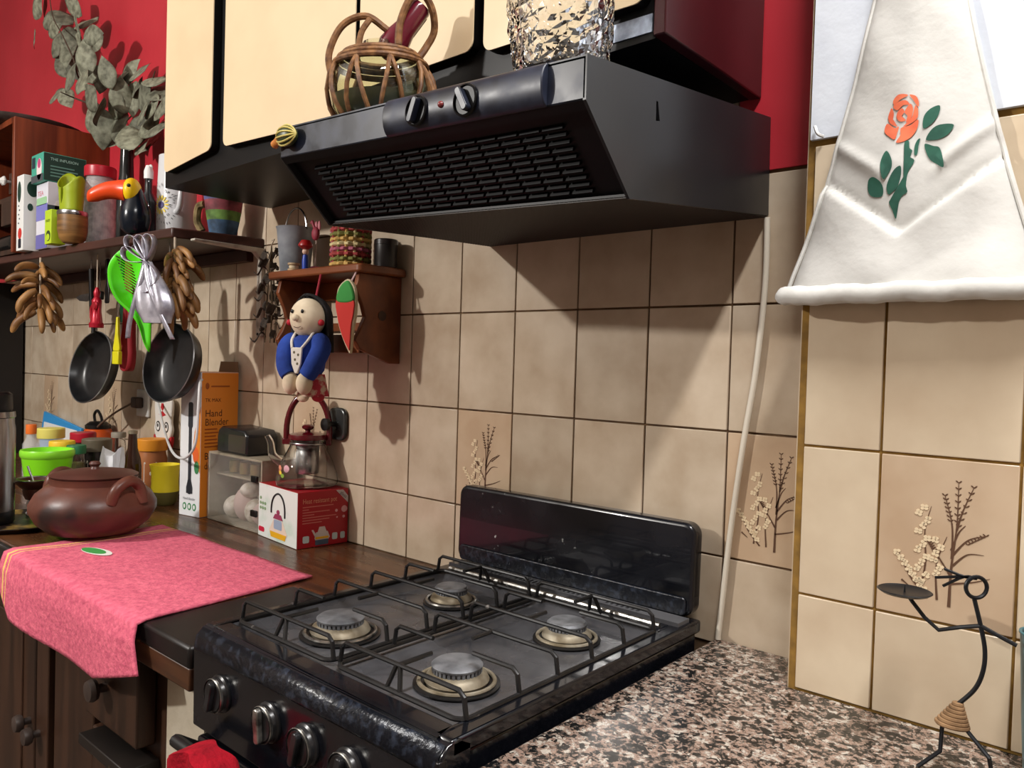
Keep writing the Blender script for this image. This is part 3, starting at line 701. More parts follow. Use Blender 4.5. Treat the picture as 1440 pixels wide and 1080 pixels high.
MB().tube(curve([(0,0,H_*.97),(.02,-.004,H_*.985),(.032,-.006,H_*.95)],5), .003, 8).build('pump_spout', WHITE, t)
x, y, r, zt = place(219,281,222,-.125)
t = thing('flowered_jug', 'tall white jug with a yellow and violet flower print', 'jug', (x,y,ZS)); H_ = zt-ZS
JW = flat('white_enamel', 214,216,220, .25)
MB().lathe([(r*.82,0),(r*.86,.006),(r*.83,H_*.6),(r*.78,H_),(r*.74,H_),(r*.76,H_*.5),(r*.76,.01),(.0005,.01)], 40, cap1=False).build('jug_body', JW, t)
hp = curve([(0,-r*.8,H_*.82),(.012,-r*1.25,H_*.8),(.014,-r*1.32,H_*.6),(.01,-r*1.25,H_*.35),(0,-r*.82,H_*.3)],6); Rz = Matrix.Rotation(math.radians(62),4,'Z')
MB().tube([Rz@q_ for q_ in hp], .0075, 10).build('handle', JW, t)
def oncyl(mb, out, rad, a0, z0):
    n_ = len(out); vs = [Vector((0,0,0))]; cz = sum(p[1] for p in out)/n_; ca = sum(p[0] for p in out)/n_
    g = lambda p: Vector((rad*math.cos(a0+p[0]/rad), rad*math.sin(a0+p[0]/rad), z0+p[1]))
    mb.add([g((ca,cz))]+[g(p) for p in out], [(0,i+1,(i+1)%n_+1) for i in range(n_)])
a0 = math.radians(-75); o1, o2, o3 = MB(), MB(), MB()
rj = r*.862
oncyl(o1, ellipse(0,0,.011,.009), rj+.0006, a0, H_*.38); 
for k in range(14):
    a = 2*PI*k/14; oncyl(o2, ellipse(.019*math.cos(a),.02*math.sin(a),.007,.0028,8,a), rj+.0004, a0, H_*.38)
for k in range(60):
    a = rnd.random()*2*PI; d = .03+.03*rnd.random(); oncyl(o3, ellipse(d*.9*math.cos(a),d*1.1*math.sin(a),.0038,.001,6,a), rj+.0003, a0, H_*.4)
o1.build('flower_heart', flat('print_indigo', 60,50,110), t, smooth=0); o2.build('flower_petals', flat('print_gold', 226,200,60), t, smooth=0); o3.build('dark_flecks', GRY, t, smooth=0)
x, y, r, zt = place(286,344,266,-.085)
t = thing('painted_pot', 'painted clay pot with coloured bands and a straw handle', 'pot', (x,y,ZS)); H_ = zt-ZS
for k, (za, zb_, ra, rb, cc) in enumerate(((0,.3,.62,.74,(70,104,140)), (.3,.5,.74,.82,(110,150,70)), (.5,.72,.82,.88,(150,70,80)), (.72,.9,.88,.94,(96,100,150)), (.9,1,.94,.98,(186,60,70)))):
    MB().lathe([(r*ra,H_*za),(r*rb,H_*zb_),(r*rb-.006,H_*zb_),(r*ra-.006,H_*za)], 32, cap0=(k==0), cap1=False).build('painted_band', mat('pot_band_%d' % k, S(*cc), S(*[int(v*.6) for v in cc]), rough=.7, scale=30), t)
MB().tube(curve([(-r*.5,-r*.7,H_*.65),(-r*.9,-r*.8,H_*.6),(-r*1.1,-r*.75,H_*.3),(-r*.9,-r*.6,.012)],6), .010, 8).build('straw_handle', mat('straw', S(150,130,90), S(96,80,50), rough=.9, scale=40, bump=.6), t)

# ------------------------------------------------------------------ vase with dried leaf branch
p0 = at(178,240,y=-.055)
t = thing('dried_branch_vase', 'dark narrow vase holding a dry grey green leafy branch', 'vase', (p0.x,p0.y,ZS))
HV = 2.03-ZS
MB().lathe([(.028,0),(.032,.01),(.034,.1),(.03,.2),(.022,.26),(.019,HV-.02),(.023,HV),(.019,HV),(.016,HV-.03),(.0005,HV-.03)], 28, cap1=False).build('vase_body', mat('smoky_glass', S(48,50,48), S(30,32,32), rough=.15, scale=12), t)
def LT(px, py, y): v_ = at(px,py,y=y); return Vector((v_.x-p0.x, v_.y-p0.y, v_.z-ZS))
br = [[(176,215,-.055),(165,185,-.06),(140,150,-.09),(112,112,-.12),(104,85,-.13),(88,50,-.14),(74,22,-.15),(68,-20,-.16)], [(176,215,-.055),(190,180,-.06),(205,150,-.07),(212,122,-.08),(218,100,-.09)],
      [(176,215,-.055),(170,180,-.06),(178,140,-.07),(184,112,-.08)], [(140,150,-.09),(110,140,-.11),(82,128,-.13)], [(178,200,-.055),(215,165,-.05),(226,140,-.05)]]
BRK = mat('dry_twig', S(74,58,46), rough=.8)
for b_ in br:
    P = curve([LT(*p) for p in b_], 5); MB().tube(P, [.0042*(1-.7*i/len(P)) for i in range(len(P))], 6).build('twig', BRK, t)
def leafmesh():
    def g(u, v):
        wd = math.sin(PI*min(1, v**.8))**.85*.30; x_ = (u-.5)*2*wd
        return Vector((x_, v, -.35*x_*x_*2.2-.16*v*v+.03*math.sin(9*v)*(u-.5)+.12*abs(x_)))
    return MB().grid(g, 6, 10).build('leaf', mat('dry_leaf', S(140,142,122), S(88,88,72), rough=.7, scale=6, rnd_v=.35, bump=.2), t, solid=.004)
lf = leafmesh(); first_leaf = True
lp = [(50,10),(100,8),(68,28),(86,22),(105,35),(128,48),(46,55),(78,62),(100,56),(118,80),(106,92),(112,114),(140,112),(164,114),(96,108),(76,132),(92,136),(124,136),(136,156),(148,102),(180,100),(193,98),(214,112),(186,138),(200,132),(160,150),(210,150),(144,182),(164,176),(176,168),(190,186),(152,192),(206,178),(224,152),(220,178),
      (74,40),(92,70),(110,66),(60,8),(118,30),(130,60),(88,92),(120,100),(170,135),(196,160),(180,190),(212,195),(156,165),(128,170),(224,128),(200,205),(190,120)]
for px, py in lp:
    base = LT(px, py, -.07-.10*rnd.random()*(1 if px < 150 else .5)); ln = (.095+.04*rnd.random())
    ang = rnd.uniform(0, 2*PI); d = Vector((math.cos(ang)*.8, rnd.uniform(-.5,.1), math.sin(ang)*.9-.2)).normalized()
    nn = Vector((.5+rnd.uniform(-.5,.5), -.7, rnd.uniform(-.2,.8))); xx = d.cross(nn).normalized(); zz = xx.cross(d)
    Mx = Matrix((xx*ln*1.1, d*ln, zz*ln)).transposed().to_4x4(); Mx.translation = base-d*ln*.5
    if first_leaf: lf.matrix_local = Mx; first_leaf = False
    else: inst(lf, t, None, M=Mx)

# ------------------------------------------------------------------ things hanging under the long shelf
PODM = mat('dry_brown_pod', S(164,120,68), S(96,60,30), rough=.5, scale=14, rnd_v=.3)
def braid(label, ptop, length, n, seed, spread, dirbias, zhang=1.634, sz=1):
    r2 = random.Random(seed); t = thing('pod_string', label, 'dried pods', ptop, 0, 'pod strings under the long shelf')
    L_ = length; zt = zhang-ptop[2]
    MB().tube([(0,0,zt),(0,0,0),(.004,0,-L_*.5),(0,0,-L_)], .003, 8).build('string', CORD, t)
    pd = None
    for k in range(n):
        f_ = k/(n-1); z = -L_*f_*.92; a = k*2.4+r2.uniform(-.4,.4)
        out = Vector((math.cos(a)*spread[0], math.sin(a)*spread[1], 0)); sc = sz*r2.uniform(.75,1.2)
        d = (out*1.0+Vector((dirbias*.756,dirbias*.654,r2.uniform(-.75,.15)-.5*f_))).normalized(); up = Vector((0,0,1)); xx = d.cross(up).normalized(); zz = xx.cross(d)
        Mx = Matrix((xx*sc*.78, d*sc, zz*sc*.9)).transposed().to_4x4(); Mx.translation = Vector((0,0,z))+out*.012
        if pd is None:
            P = curve([(0,0,0),(0,.025,.006),(0,.055,.004),(0,.08,-.012)],4)
            pd = MB().tube(P, [.006,.0085,.0105,.0115,.0118,.0118,.0116,.0114,.011,.0102,.0092,.007,.003], 10).build('pod', PODM, t); pd.matrix_local = Mx
        else: inst(pd, t, None, M=Mx)
    return t
pg = at(57,362,y=-.27); braid('hanging string of curved brown dried pods below the tea boxes', (pg.x,pg.y,1.612), .17, 30, 4, (1,.8), 0)
pg = at(246,345,y=-.228); braid('hanging string of curved brown dried pods behind the silver bow', (pg.x,pg.y,1.605), .15, 38, 9, (1,.35), .4, sz=.95)
# silver gift bow / bag
pb = at(208,368,y=-.292)
t = thing('silver_bag', 'shiny silver foil bag tied with a ribbon bow at the shelf edge', 'foil bag', (pb.x,pb.y,pb.z), .5)
t.scale = (.95,.95,1.12)
FOIL = mat('silver_foil', S(198,197,206), S(140,138,150), rough=.32, metal=.5, scale=30, bump=.5, bscale=24)
MB().tube([(0,.0,0),(.002,.015,(1.634-pb.z)/1.12)], .003, 6).build('hanging_cord', CORD, t)
def bagf(u, v):
    wd = .012+.045*math.sin(min(1, v*1.15)*PI*.62)**1.2*(1 if v < .8 else 1-(v-.8)*1.6); a = 2*PI*u
    return Vector((wd*math.cos(a)+.03*v, wd*.4*math.sin(a)*(1+.25*math.sin(5*a)), -.135*v))
MB().grid(bagf, 36, 20).build('pouch', FOIL, t)
for a, ln in ((-1.25,.07),(-.8,.075),(-.35,.06),(.2,.06),(2.6,.06),(3.0,.07)):
    d = Vector((math.sin(a), -.15, math.cos(a))); sd = Vector((math.cos(a),0,-math.sin(a)))
    P = [d*ln*math.sin(PI*k/12)*(1)+sd*.016*math.sin(2*PI*k/12) for k in range(13)]
    mb = MB(); wv = Vector((0,.011,0))
    mb.add([p_-wv for p_ in P]+[p_+wv for p_ in P], [(k, k+1, 14+k, 13+k) for k in range(12)]); mb.build('ribbon_loop', FOIL, t, solid=.0008, smooth=80)
for dx in (-.02,.035):
    P = curve([(0,-.01,0),(dx*.6,-.02,-.06),(dx*1.8,-.018,-.13),(dx*2.4,-.01,-.17)],5); mb = MB(); wv = Vector((.006,.002,0))
    mb.add([p_-wv for p_ in P]+[p_+wv for p_ in P], [(k, k+1, len(P)+k+1, len(P)+k) for k in range(len(P)-1)]); mb.build('ribbon_tail', FOIL, t, solid=.0008)
# frying pans, open side to the room, handles hooked up under the shelf
PANM = mat('nonstick_black', S(20,21,23), S(28,29,31), rough=.3, scale=40); RIMM = flat('pan_rim', 150,150,150, .3, metal=.7)
def pan(label, px, py, y, R_, rz, tilt):
    c_ = at(px, py, y=y); t = thing('frying_pan', label, 'frying pan', c_, rz, 'pans hanging under the shelf')
    Mx = Matrix.Rotation(PI/2+tilt,4,'X')
    pr = [(.0005,-.045),(R_*.72,-.045),(R_*.86,-.036),(R_*.96,-.012),(R_,0),(R_*.975,.0),(R_*.93,-.012),(R_*.83,-.033),(R_*.7,-.041),(.0005,-.041)]
    MB().lathe(pr, 56, cap0=False, cap1=False, M=Mx).build('pan_bowl', PANM, t)
    MB().lathe([(R_*.972,-.0006),(R_*.985,.0016),(R_*1.003,-.0006)], 56, cap0=False, cap1=False, M=Mx).build('pan_rim', RIMM, t)
    top = 1.634-c_.z
    MB().tube(curve([(0,.012,R_*.93),(0,.012,R_+.02),(0,.006,R_+.06),(0,.0,top-.03)],5), .0085, 10).build('handle', BLACK, t)
    MB().tube([(0,0,top-.03),(0,0,top+.0)], .002, 6).build('hook', STEEL, t)
    return t
pan('black frying pan hanging below the red corkscrew', 126, 516, -.16, .118, .14, -.2)
pan('black frying pan hanging below the silver bag and pod string', 236, 510, -.19, .108, .15, -.2)
# green scoop colander
pc = at(184,412,y=-.256)
t = thing('scoop_colander', 'bright green slotted plastic scoop hanging under the shelf', 'colander', pc, .9)
BG = flat('bright_green_plastic', 88,224,26, .35)
out = [(-.048,.09),(-.025,.115),(0,.12),(.02,.1),(.032,.05),(.045,.0),(.052,-.05),(.052,-.1),(.05,-.155),(.036,-.135),(.02,-.085),(-.005,-.05),(-.035,-.02),(-.054,.02),(-.058,.06)]
cv = [(p_.x,p_.y) for p_ in curve([(a_,b_,0) for a_, b_ in out], 4, True)]
def scoop(u, v): pass
mb = MB(); n_ = len(cv); rings = [1,.85,.65,.4,.15]
for fr in rings: mb.v += [Vector((a_*fr-.004*(1-fr), .022*(1-fr*fr)*(1 if b_ > -.06 else .6), b_*fr+.012*(1-fr))) for a_, b_ in cv]
for j in range(len(rings)-1): mb.f += [(j*n_+i, j*n_+(i+1)%n_, (j+1)*n_+(i+1)%n_, (j+1)*n_+i) for i in range(n_)]
mb.f.append(tuple((len(rings)-1)*n_+i for i in range(n_)))
scp = mb.build('scoop', BG, t, solid=.0025, smooth=70)
ck = MB()
for k in range(11):
    M_ = Matrix.Rotation(.55,4,'Y'); M_.translation = (-.02+.002*k, 0, .085-.0085*k); n0_ = len(ck.v); ck.box((-.022,-.03,-.0015), (.022,.05,.0015))
    for i_ in range(n0_, len(ck.v)): ck.v[i_] = M_ @ ck.v[i_]
cut(scp, ck)
MB().tube([(-.01,.004,.11),(.0,.03,1.634-pc.z)], .002, 6).build('hook', STEEL, t)
# corkscrew, brush, strap, knife, dark utensils
pk = at(136,432,y=-.20)
t = thing('corkscrew', 'red metal corkscrew hanging above a frying pan', 'corkscrew', pk)
RDM = flat('red_metal', 170,24,44, .3, metal=.3)
MB().lathe([(.02,-.062),(.021,-.05),(.017,-.045),(.013,-.01),(.014,.02),(.008,.03),(.01,.045),(.004,.06)], 20).build('body', RDM, t)
for sg in (-1,1): MB().tube(curve([(sg*.012,0,.012),(sg*.028,-.004,.0),(sg*.03,-.004,-.03),(sg*.024,0,-.05)],4), .0042, 8).build('lever', RDM, t)
MB().lathe([(.011,-.004),(.014,0),(.011,.004)], 16, (.02,-.012,.004), M=Matrix.Rotation(PI/2,4,'X')).build('gear', RDM, t)
MB().tube([(0,0,.058),(0,0,1.634-pk.z)], .0018, 6).build('cord', CORD, t); MB().tube([(0,0,-.06),(.001,0,-.072)], .003, 6).build('worm', STEEL, t)
py_ = at(165,480,y=-.21)
t = thing('basting_brush', 'yellow silicone basting brush hanging beside the green scoop', 'brush', py_, .1)
YG = flat('yellow_green_silicone', 214,206,20, .4)
MB().prism([(-.008,.02),(-.018,-.02),(-.016,-.028),(.016,-.028),(.018,-.02),(.008,.02),(.005,.07),(-.003,.07)], (0,-.004,0), FX, FZ, (0,.008,0)).build('handle', YG, t, bevel=.002)
MB().box((-.017,-.006,-.066), (.017,.006,-.0285)).build('bristles', YG, t, bevel=.002); MB().tube([(.001,0,.068),(.004,.004,1.634-py_.z)], .0018, 6).build('hook', STEEL, t)
ps = at(180,500,y=-.185)
t = thing('red_strap', 'looped dark red strap hanging between the two frying pans', 'strap', ps)
P = curve([(.012,0,1.634-ps.z),(.022,0,.06),(.026,0,0),(.016,0,-.036),(-.006,0,-.044),(-.028,0,-.03),(-.03,0,.02),(-.012,0,.1),(.0,0,1.634-ps.z)],6); mb = MB(); wv = Vector((.002,.011,0))
mb.add([p_-wv for p_ in P]+[p_+wv for p_ in P], [(k, k+1, len(P)+k+1, len(P)+k) for k in range(len(P)-1)]); mb.build('webbing', flat('red_webbing', 140,16,28, .7), t, solid=.003, smooth=70)
pn = at(115,418,y=-.11)
t = thing('kitchen_knife', 'kitchen knife with its bright blade pointing sideways under the shelf', 'knife', pn)
MB().prism([(-.05,0),(-.02,-.012),(.04,-.016),(.075,-.014),(.075,.012),(-.02,.008)], (0,0,0), FX, (0,0,1), (0,.0015,0)).build('blade', STEEL, t); MB().box((.072,-.006,-.014), (.17,.008,.014)).build('handle', BLACK, t, bevel=.004)
MB().tube([(.15,0,.012),(.152,0,1.634-pn.z)], .0015, 6).build('hook', STEEL, t)
for lab, px, y, ln, wd, ma, cat in (('black plastic spatula hanging behind the corkscrew', 150,-.15,.14,.03,BLACK,'spatula'), ('dark green plastic ladle hanging behind the green scoop', 172,-.14,.20,.034,flat('bottle_green_plastic', 12,60,40,.35),'ladle'), ('black slotted turner hanging next to the red strap', 186,-.12,.24,.03,BLACK,'turner')):
    pu = at(px,400,y=y); t = thing(cat, lab, cat, (pu.x,pu.y,1.632))
    MB().prism([(-.006,0),(-.007,-ln*.55),(-wd*.5,-ln*.68),(-wd*.5,-ln*.97),(-wd*.35,-ln),(wd*.35,-ln),(wd*.5,-ln*.97),(wd*.5,-ln*.68),(.007,-ln*.55),(.006,0)], (0,0,0), FX, FZ, (0,.004,0)).build('blade', ma, t, bevel=.0015)
    MB().prism(rrect(.016,ln*.35,.006,4,-.008,-ln*.36), (0,-.003,0), FX, FZ, (0,.01,0)).build('grip', ma, t, bevel=.002)

# ------------------------------------------------------------------ counter: towel, pot, thermos, jars
TOW = mat('pink_towel', S(226,110,132), S(200,86,112), rough=.95, scale=90, bump=1, bscale=120)
nt = TOW.node_tree; N = nt.nodes; Lk = nt.links; b = N['Principled BSDF']
tcd = N.new('ShaderNodeTexCoord'); sx = N.new('ShaderNodeSeparateXYZ'); Lk.new(tcd.outputs['Object'], sx.inputs[0])
mr = N.new('ShaderNodeMapRange'); mr.inputs['From Min'].default_value = -.32; mr.inputs['From Max'].default_value = -.12; Lk.new(sx.outputs['X'], mr.inputs[0])
rp = N.new('ShaderNodeValToRGB'); rp.color_ramp.interpolation = 'CONSTANT'; e = rp.color_ramp.elements
e[0].position = 0; e[0].color = (0,0,0,1); e[1].position = .30; e[1].color = (1,1,1,1)
for p_, c_ in ((.345,(0,0,0,1)), (.41,(1,1,1,1)), (.43,(0,0,0,1))): q_ = e.new(p_); q_.color = c_
Lk.new(mr.outputs[0], rp.inputs[0]); mx = N.new('ShaderNodeMixRGB'); Lk.new(rp.outputs[0], mx.inputs[0]); Lk.new(b.inputs['Base Color'].links[0].from_socket, mx.inputs[1]); mx.inputs[2].default_value = S(236,190,110)
Lk.new(mx.outputs[0], b.inputs['Base Color'])
TO = Vector((-.33,-.4,ZC))
tw = thing('pink_towel', 'pink textured towel spread under the clay pot and hanging over the worktop edge', 'towel', TO)
zt_ = ZC+.004
def towel(u, v):
    xb = -.65+.65*u; xf = -.615+.65*u                     # back and front edges
    if v < .62:
        f_ = v/.62; x = xb+(xf-xb)*f_; y = -.245+(-.597+.245)*f_; z = zt_+.0009*math.sin(23*x+9*f_)+.0007*math.sin(41*y)
        if f_ > .97: z -= .002
    else:
        f_ = (v-.62)/.38; hang = .118+.012*math.sin(3.1*u+.3)-.042*max(0,(u-.75)/.25)+.0*u
        if u < .12: hang -= .045*(1-u/.12)
        x = xf+.03*f_*u; y = -.602-.006*math.sin(9*u)*f_-.008*min(1, f_*3); z = zt_-.003-hang*f_
        z = max(z, .7)
    return Vector((x,y,z))-TO
MB().grid(towel, 60, 50).build('cloth', TOW, tw, solid=.004, smooth=80)
pr = at(136,776,z=zt_+.003)-TO
onm = MB(); onm.prism(ellipse(pr.x,pr.y,.05,.019,24,.15), (0,0,pr.z+.0006), (1,0,0), (0,1,0), (0,0,.0008)); onm.build('white_print', flat('towel_white', 226,226,220,.9), tw, smooth=0)
onm = MB(); onm.prism(ellipse(pr.x-.008,pr.y-.003,.04,.015,24,.15), (0,0,pr.z+.0014), (1,0,0), (0,1,0), (0,0,.0005)); onm.build('green_print', flat('towel_green', 60,150,70,.9), tw, smooth=0)

CLAY = mat('red_clay', S(112,64,50), S(62,36,30), rough=.38, scale=7, detail=6, lo=.35, hi=.7, bump=.15, bscale=40)
chips(CLAY, S(46,34,32), 7, .69, 5)
cp = thing('clay_pot', 'round red clay cooking pot with lid and loop handles', 'pot', (-.658,-.405,zt_+.0055), 0)
cp.scale = (.95,.95,.95)
MB().lathe([(.075,0),(.1,.006),(.128,.03),(.143,.058),(.143,.076),(.13,.1),(.108,.118),(.098,.124),(.098,.134),(.1,.14),(.092,.14),(.09,.126),(.12,.1),(.132,.07),(.118,.03),(.09,.014),(.0005,.012)], 56, cap1=False).build('pot_body', CLAY, cp)
LIDM = mat('dark_clay', S(86,48,40), S(56,32,28), rough=.4, scale=9, bump=.1)
l_ = MB().lathe([(.091,.1405),(.098,.1415),(.1,.145),(.09,.150),(.06,.155),(.03,.158),(.0005,.159)], 48, cap0=True, cap1=False).build('lid', LIDM, cp)
MB().lathe([(.012,.157),(.009,.164),(.014,.171),(.01,.177),(.0005,.178)], 20, cap1=False).build('lid_knob', LIDM, l_)
dirv = Vector((.97,.24,0)).normalized()
for sg in (1,-1):
    d = dirv*sg; sd = Vector((-d.y,d.x,0))
    P = curve([d*.122-sd*.042+Vector((0,0,.088)), d*.13-sd*.034+Vector((0,0,.122)), d*.132+Vector((0,0,.140)), d*.128+sd*.03+Vector((0,0,.122)), d*.134+sd*.036+Vector((0,0,.082))], 6)
    MB().tube(P, .0135, 12).build('handle', CLAY, cp)
tr = tag(MB().lathe([(.0005,0),(.125,0),(.137,.01),(.14,.012),(.134,.013),(.123,.004),(.0005,.004)], 48, (-.905,-.49,ZC+.0005), cap0=False, cap1=False).build('serving_tray', mat('painted_tray', S(28,20,18), S(150,120,60), rough=.35, scale=18, lo=.55, hi=.7)), 'dark round painted tray under the steel thermos', 'tray')
tz = ZC+.0055
x, y = -.938, -.545
t = thing('steel_thermos', 'tall brushed steel thermos with black stopper at the towel end', 'thermos', (x,y,tz))
MB().lathe([(.052,0),(.055,.004),(.055,.03),(.0545,.031)], 36).build('base_ring', BLACK, t)
MB().lathe([(.0545,.031),(.0545,.235),(.052,.25),(.052,.262),(.0545,.264),(.053,.278),(.0005,.279)], 40, cap1=False).build('steel_body', STEEL, t)
MB().lathe([(.046,.279),(.048,.284),(.047,.32),(.04,.326),(.0005,.327)], 32, cap1=False).build('stopper', BLACK, t)
MB().prism([(-.03,.002),(.03,.002),(.02,.022),(-.015,.028)], (0,-.02,.326), FX, FZ, (0,.03,0)).build('pouring_tab', flat('pink_white_tab', 196,90,110), t, bevel=.002)
MB().tube([(.05,-.012,.255),(.075,-.016,.258),(.08,-.016,.25)], .004, 8).build('spout', STEEL, t)
# mate gourd on wire feet
x, y, r, ztp = place(23,76,674,-.43)
t = thing('mate_gourd', 'small brown mate gourd on wire feet with a metal straw', 'cup', (x,y,tz)); H_ = ztp-tz
MB().lathe([(.008,H_*.42),(.022,H_*.45),(.028,H_*.6),(.03,H_*.75),(r*.95,H_*.92),(r,H_),(r*.88,H_),(.024,H_*.78),(.0005,H_*.76)], 32, cap0=True, cap1=False).build('gourd', mat('gourd_brown', S(74,38,28), S(48,24,18), rough=.3, scale=10), t)
MB().lathe([(r*.93,H_*.97),(r*1.02,H_*1.0),(r*1.02,H_*1.03),(r*.9,H_*1.03),(r*.88,H_*.97)], 32, cap0=False, cap1=False).build('silver_rim', STEEL, t)
for k in range(4):
    a = k*PI/2+.5; c_, s_ = math.cos(a), math.sin(a)
    MB().tube(curve([(c_*.016,s_*.016,H_*.46),(c_*.022,s_*.022,H_*.3),(c_*.016,s_*.016,H_*.15),(c_*.026,s_*.026,.002)],5), .003, 8).build('foot', STEEL, t)
MB().tube([(0,.0,H_*.8),(-.025,-.01,H_*1.35)], .0028, 8).build('metal_straw', STEEL, t)
# crowd of jars along the wall
def lathe_thing(name, label, cat, px, y, parts, z0=ZC):
    x, y, r, zt = place(*px, y); H_ = zt-z0; t = thing(name, label, cat, (x,y,z0+.0005))
    for nm, ma, prof in parts: MB().lathe([(max(a*r,.0004), b_*H_) for a, b_ in prof], 32, cap1=False).build(nm, ma, t)
    return t, x, y, r, H_
AMBER = flat('amber_glass', 44,20,10, .1, coat=.5)
lathe_thing('lime_bowl', 'lime green plastic bowl behind the clay pot', 'bowl', (33,101,632), -.365, [('bowl', LIME, [(.5,0),(.6,.03),(.8,.45),(.93,.86),(.86,.86),(.5,.1),(0,.1)]), ('rim', flat('lime_rim', 140,220,50,.3), [(.93,.86),(1,.9),(1,.97),(.97,1),(.9,1),(.88,.86)])])
jar('oil_flask', 'clear plastic flask with orange cap beside the steel thermos', (33,55,597), -.31, ORANGE, PLASTIC_CLEAR, .14, cont=None, neck=.6, cat='bottle')
jar('glass_jar', 'clear jar with pale yellow lid in front of the blue packet', (53,91,602), -.17, flat('pale_yellow_lid', 226,216,110), PLASTIC_CLEAR, .2, cont=(flat('pale_blue_powder', 150,176,206,.8),.7), neck=.9)
jar('glass_jar', 'low clear jar with deep yellow lid beside the lime bowl', (71,104,620), -.27, flat('deep_yellow_lid', 232,190,40), GLASS, .14, cont=(HERB,.6), neck=.98)
jar('jam_jar', 'jar with red lid between yellow and grey lids', (100,134,608), -.135, CRIM, flat('dark_jam', 54,20,20,.2), .18, neck=.95, clear=False)
t, x, y, r, H_ = jar('coffee_jar', 'dark jar with olive grey lid and cream label', (117,156,617), -.175, mat('olive_grey_lid', S(96,88,72), rough=.45), flat('coffee_black', 26,22,22,.15), .22, neck=.97, clear=False)
o = MB(); oncyl(o, rrect(.03,.06,.003,3,-.015,-.03), r*.975, math.radians(-75), H_*.45); o.build('cream_label', flat('cream_label', 206,198,176), t, smooth=0)
jar('spice_jar', 'small jar with dark green lid behind the clay pot', (95,120,626), -.25, flat('dark_green_lid', 40,110,70), GLASS, .16, cont=(HERB,.8), neck=.97)
# blue packet
pk = at(77,590,y=-.05)
t = thing('blue_packet', 'flat blue and white packet leaning on the tiles', 'packet', (pk.x,-.034,ZC+.0005), .0)
xl, xr = at(50,600,y=-.05).x-pk.x, at(103,600,y=-.05).x-pk.x
MB().prism([(xl,0),(xr,0),(xr+.01,pk.z-ZC-.02),(xl+.01,pk.z-ZC+.02)], (0,-.01,0), FX, (0,.1,.995), (0,.012,0)).build('packet_body', flat('packet_blue', 60,150,214,.35), t, bevel=.003)
MB().prism([(xl+.03,.1),(xr-.02,.1),(xr-.02,.145),(xl+.03,.155)], (0,-.0108,0), FX, (0,.1,.995), (0,.0006,0)).build('white_band', WHITE, t, smooth=0)
# orange flask with black loop cap
t, x, y, r, H_ = lathe_thing('sports_flask', 'orange flask with black carry loop cap near the tiles', 'flask', (119,157,592), -.055, [('flask_body', flat('flask_orange', 206,84,30,.25), [(.9,0),(.98,.03),(.98,.8),(.86,.86),(.8,.87),(0,.87)]), ('cap', BLACK, [(.86,.87),(.86,.93),(.55,.99),(0,1)])])
MB().tube(curve([(-r*.5,0,H_*.96),(-r*.7,0,H_+.02),(-r*.1,0,H_+.035),(r*.6,0,H_+.012),(r*.75,0,H_*.93)],5), .005, 8).build('carry_loop', BLACK, t)
jar('glass_jar', 'slim empty glass jar beside the brown bottle', (157,177,608), -.06, flat('grey_lid', 150,142,128), GLASS, .1, neck=.95)
lathe_thing('beer_bottle', 'brown glass bottle between slim jar and orange lid jar', 'bottle', (175,199,605), -.16, [('bottle_body', AMBER, [(.95,0),(1,.02),(1,.5),(.9,.6),(.55,.75),(.46,.95),(0,.95)]), ('cap', flat('bottle_cap', 150,140,120,.4,metal=.5), [(.52,.95),(.52,.99),(0,1)])])
t, x, y, r, H_ = jar('peanut_jar', 'tall jar with orange lid behind the yellow cup', (194,235,617), -.07, flat('orange_lid', 224,146,40), mat('peanut_brown', S(176,112,70), S(150,90,54), rough=.3, scale=8), .2, neck=.95, clear=False)
o = MB(); oncyl(o, rrect(.038,.07,.003,3,-.012,-.035), r*.975, math.radians(-40), H_*.42); o.build('white_label', flat('white_label', 214,208,200), t, smooth=0)
o = MB(); oncyl(o, rrect(.034,.06,.003,3,-.05,-.03), r*.975, math.radians(-50), H_*.42); o.build('orange_label', flat('orange_label', 204,90,50), t, smooth=0)
x, y, r, zt = place(212,253,653,-.105)
t = thing('yellow_cup', 'yellow plastic cup with olive base beside the blender box', 'cup', (x,y,ZC+.0005)); H_ = zt-ZC
MB().lathe([(r*.6,0),(r*.8,.01),(r*.92,H_*.34)], 32, cap1=True).build('cup_base', flat('olive_base', 104,96,52,.4), t)
MB().lathe([(r*.92,H_*.34),(r*.86,H_*.55),(r*.9,H_*.82),(r,H_),(r*.94,H_),(r*.84,H_*.8),(r*.8,H_*.5),(.0005,H_*.4)], 36, cap1=False).build('cup_body', YEL, t)
pp = at(158,634,y=-.27)
t = thing('crumpled_paper', 'crumpled white paper bag between the dark jar and brown bottle', 'paper bag', (pp.x,-.27,ZC+.0005))
def crum(u, v):
    a = 2*PI*u; rr = (.042-.012*v)*(1+.16*math.sin(3*a+4*v)+.08*math.sin(7*a-9*v)); return Vector((rr*math.cos(a), rr*math.sin(a)*.8, (pp.z-ZC)*v+.012*math.sin(2*a)*v*v))
mb = MB().grid(crum, 30, 14); mb.f.append(tuple(30-k for k in range(30))); mb.f.append(tuple(14*31+k for k in range(30))); mb.build('bag', flat('white_paper', 214,216,220,.7), t, smooth=30)

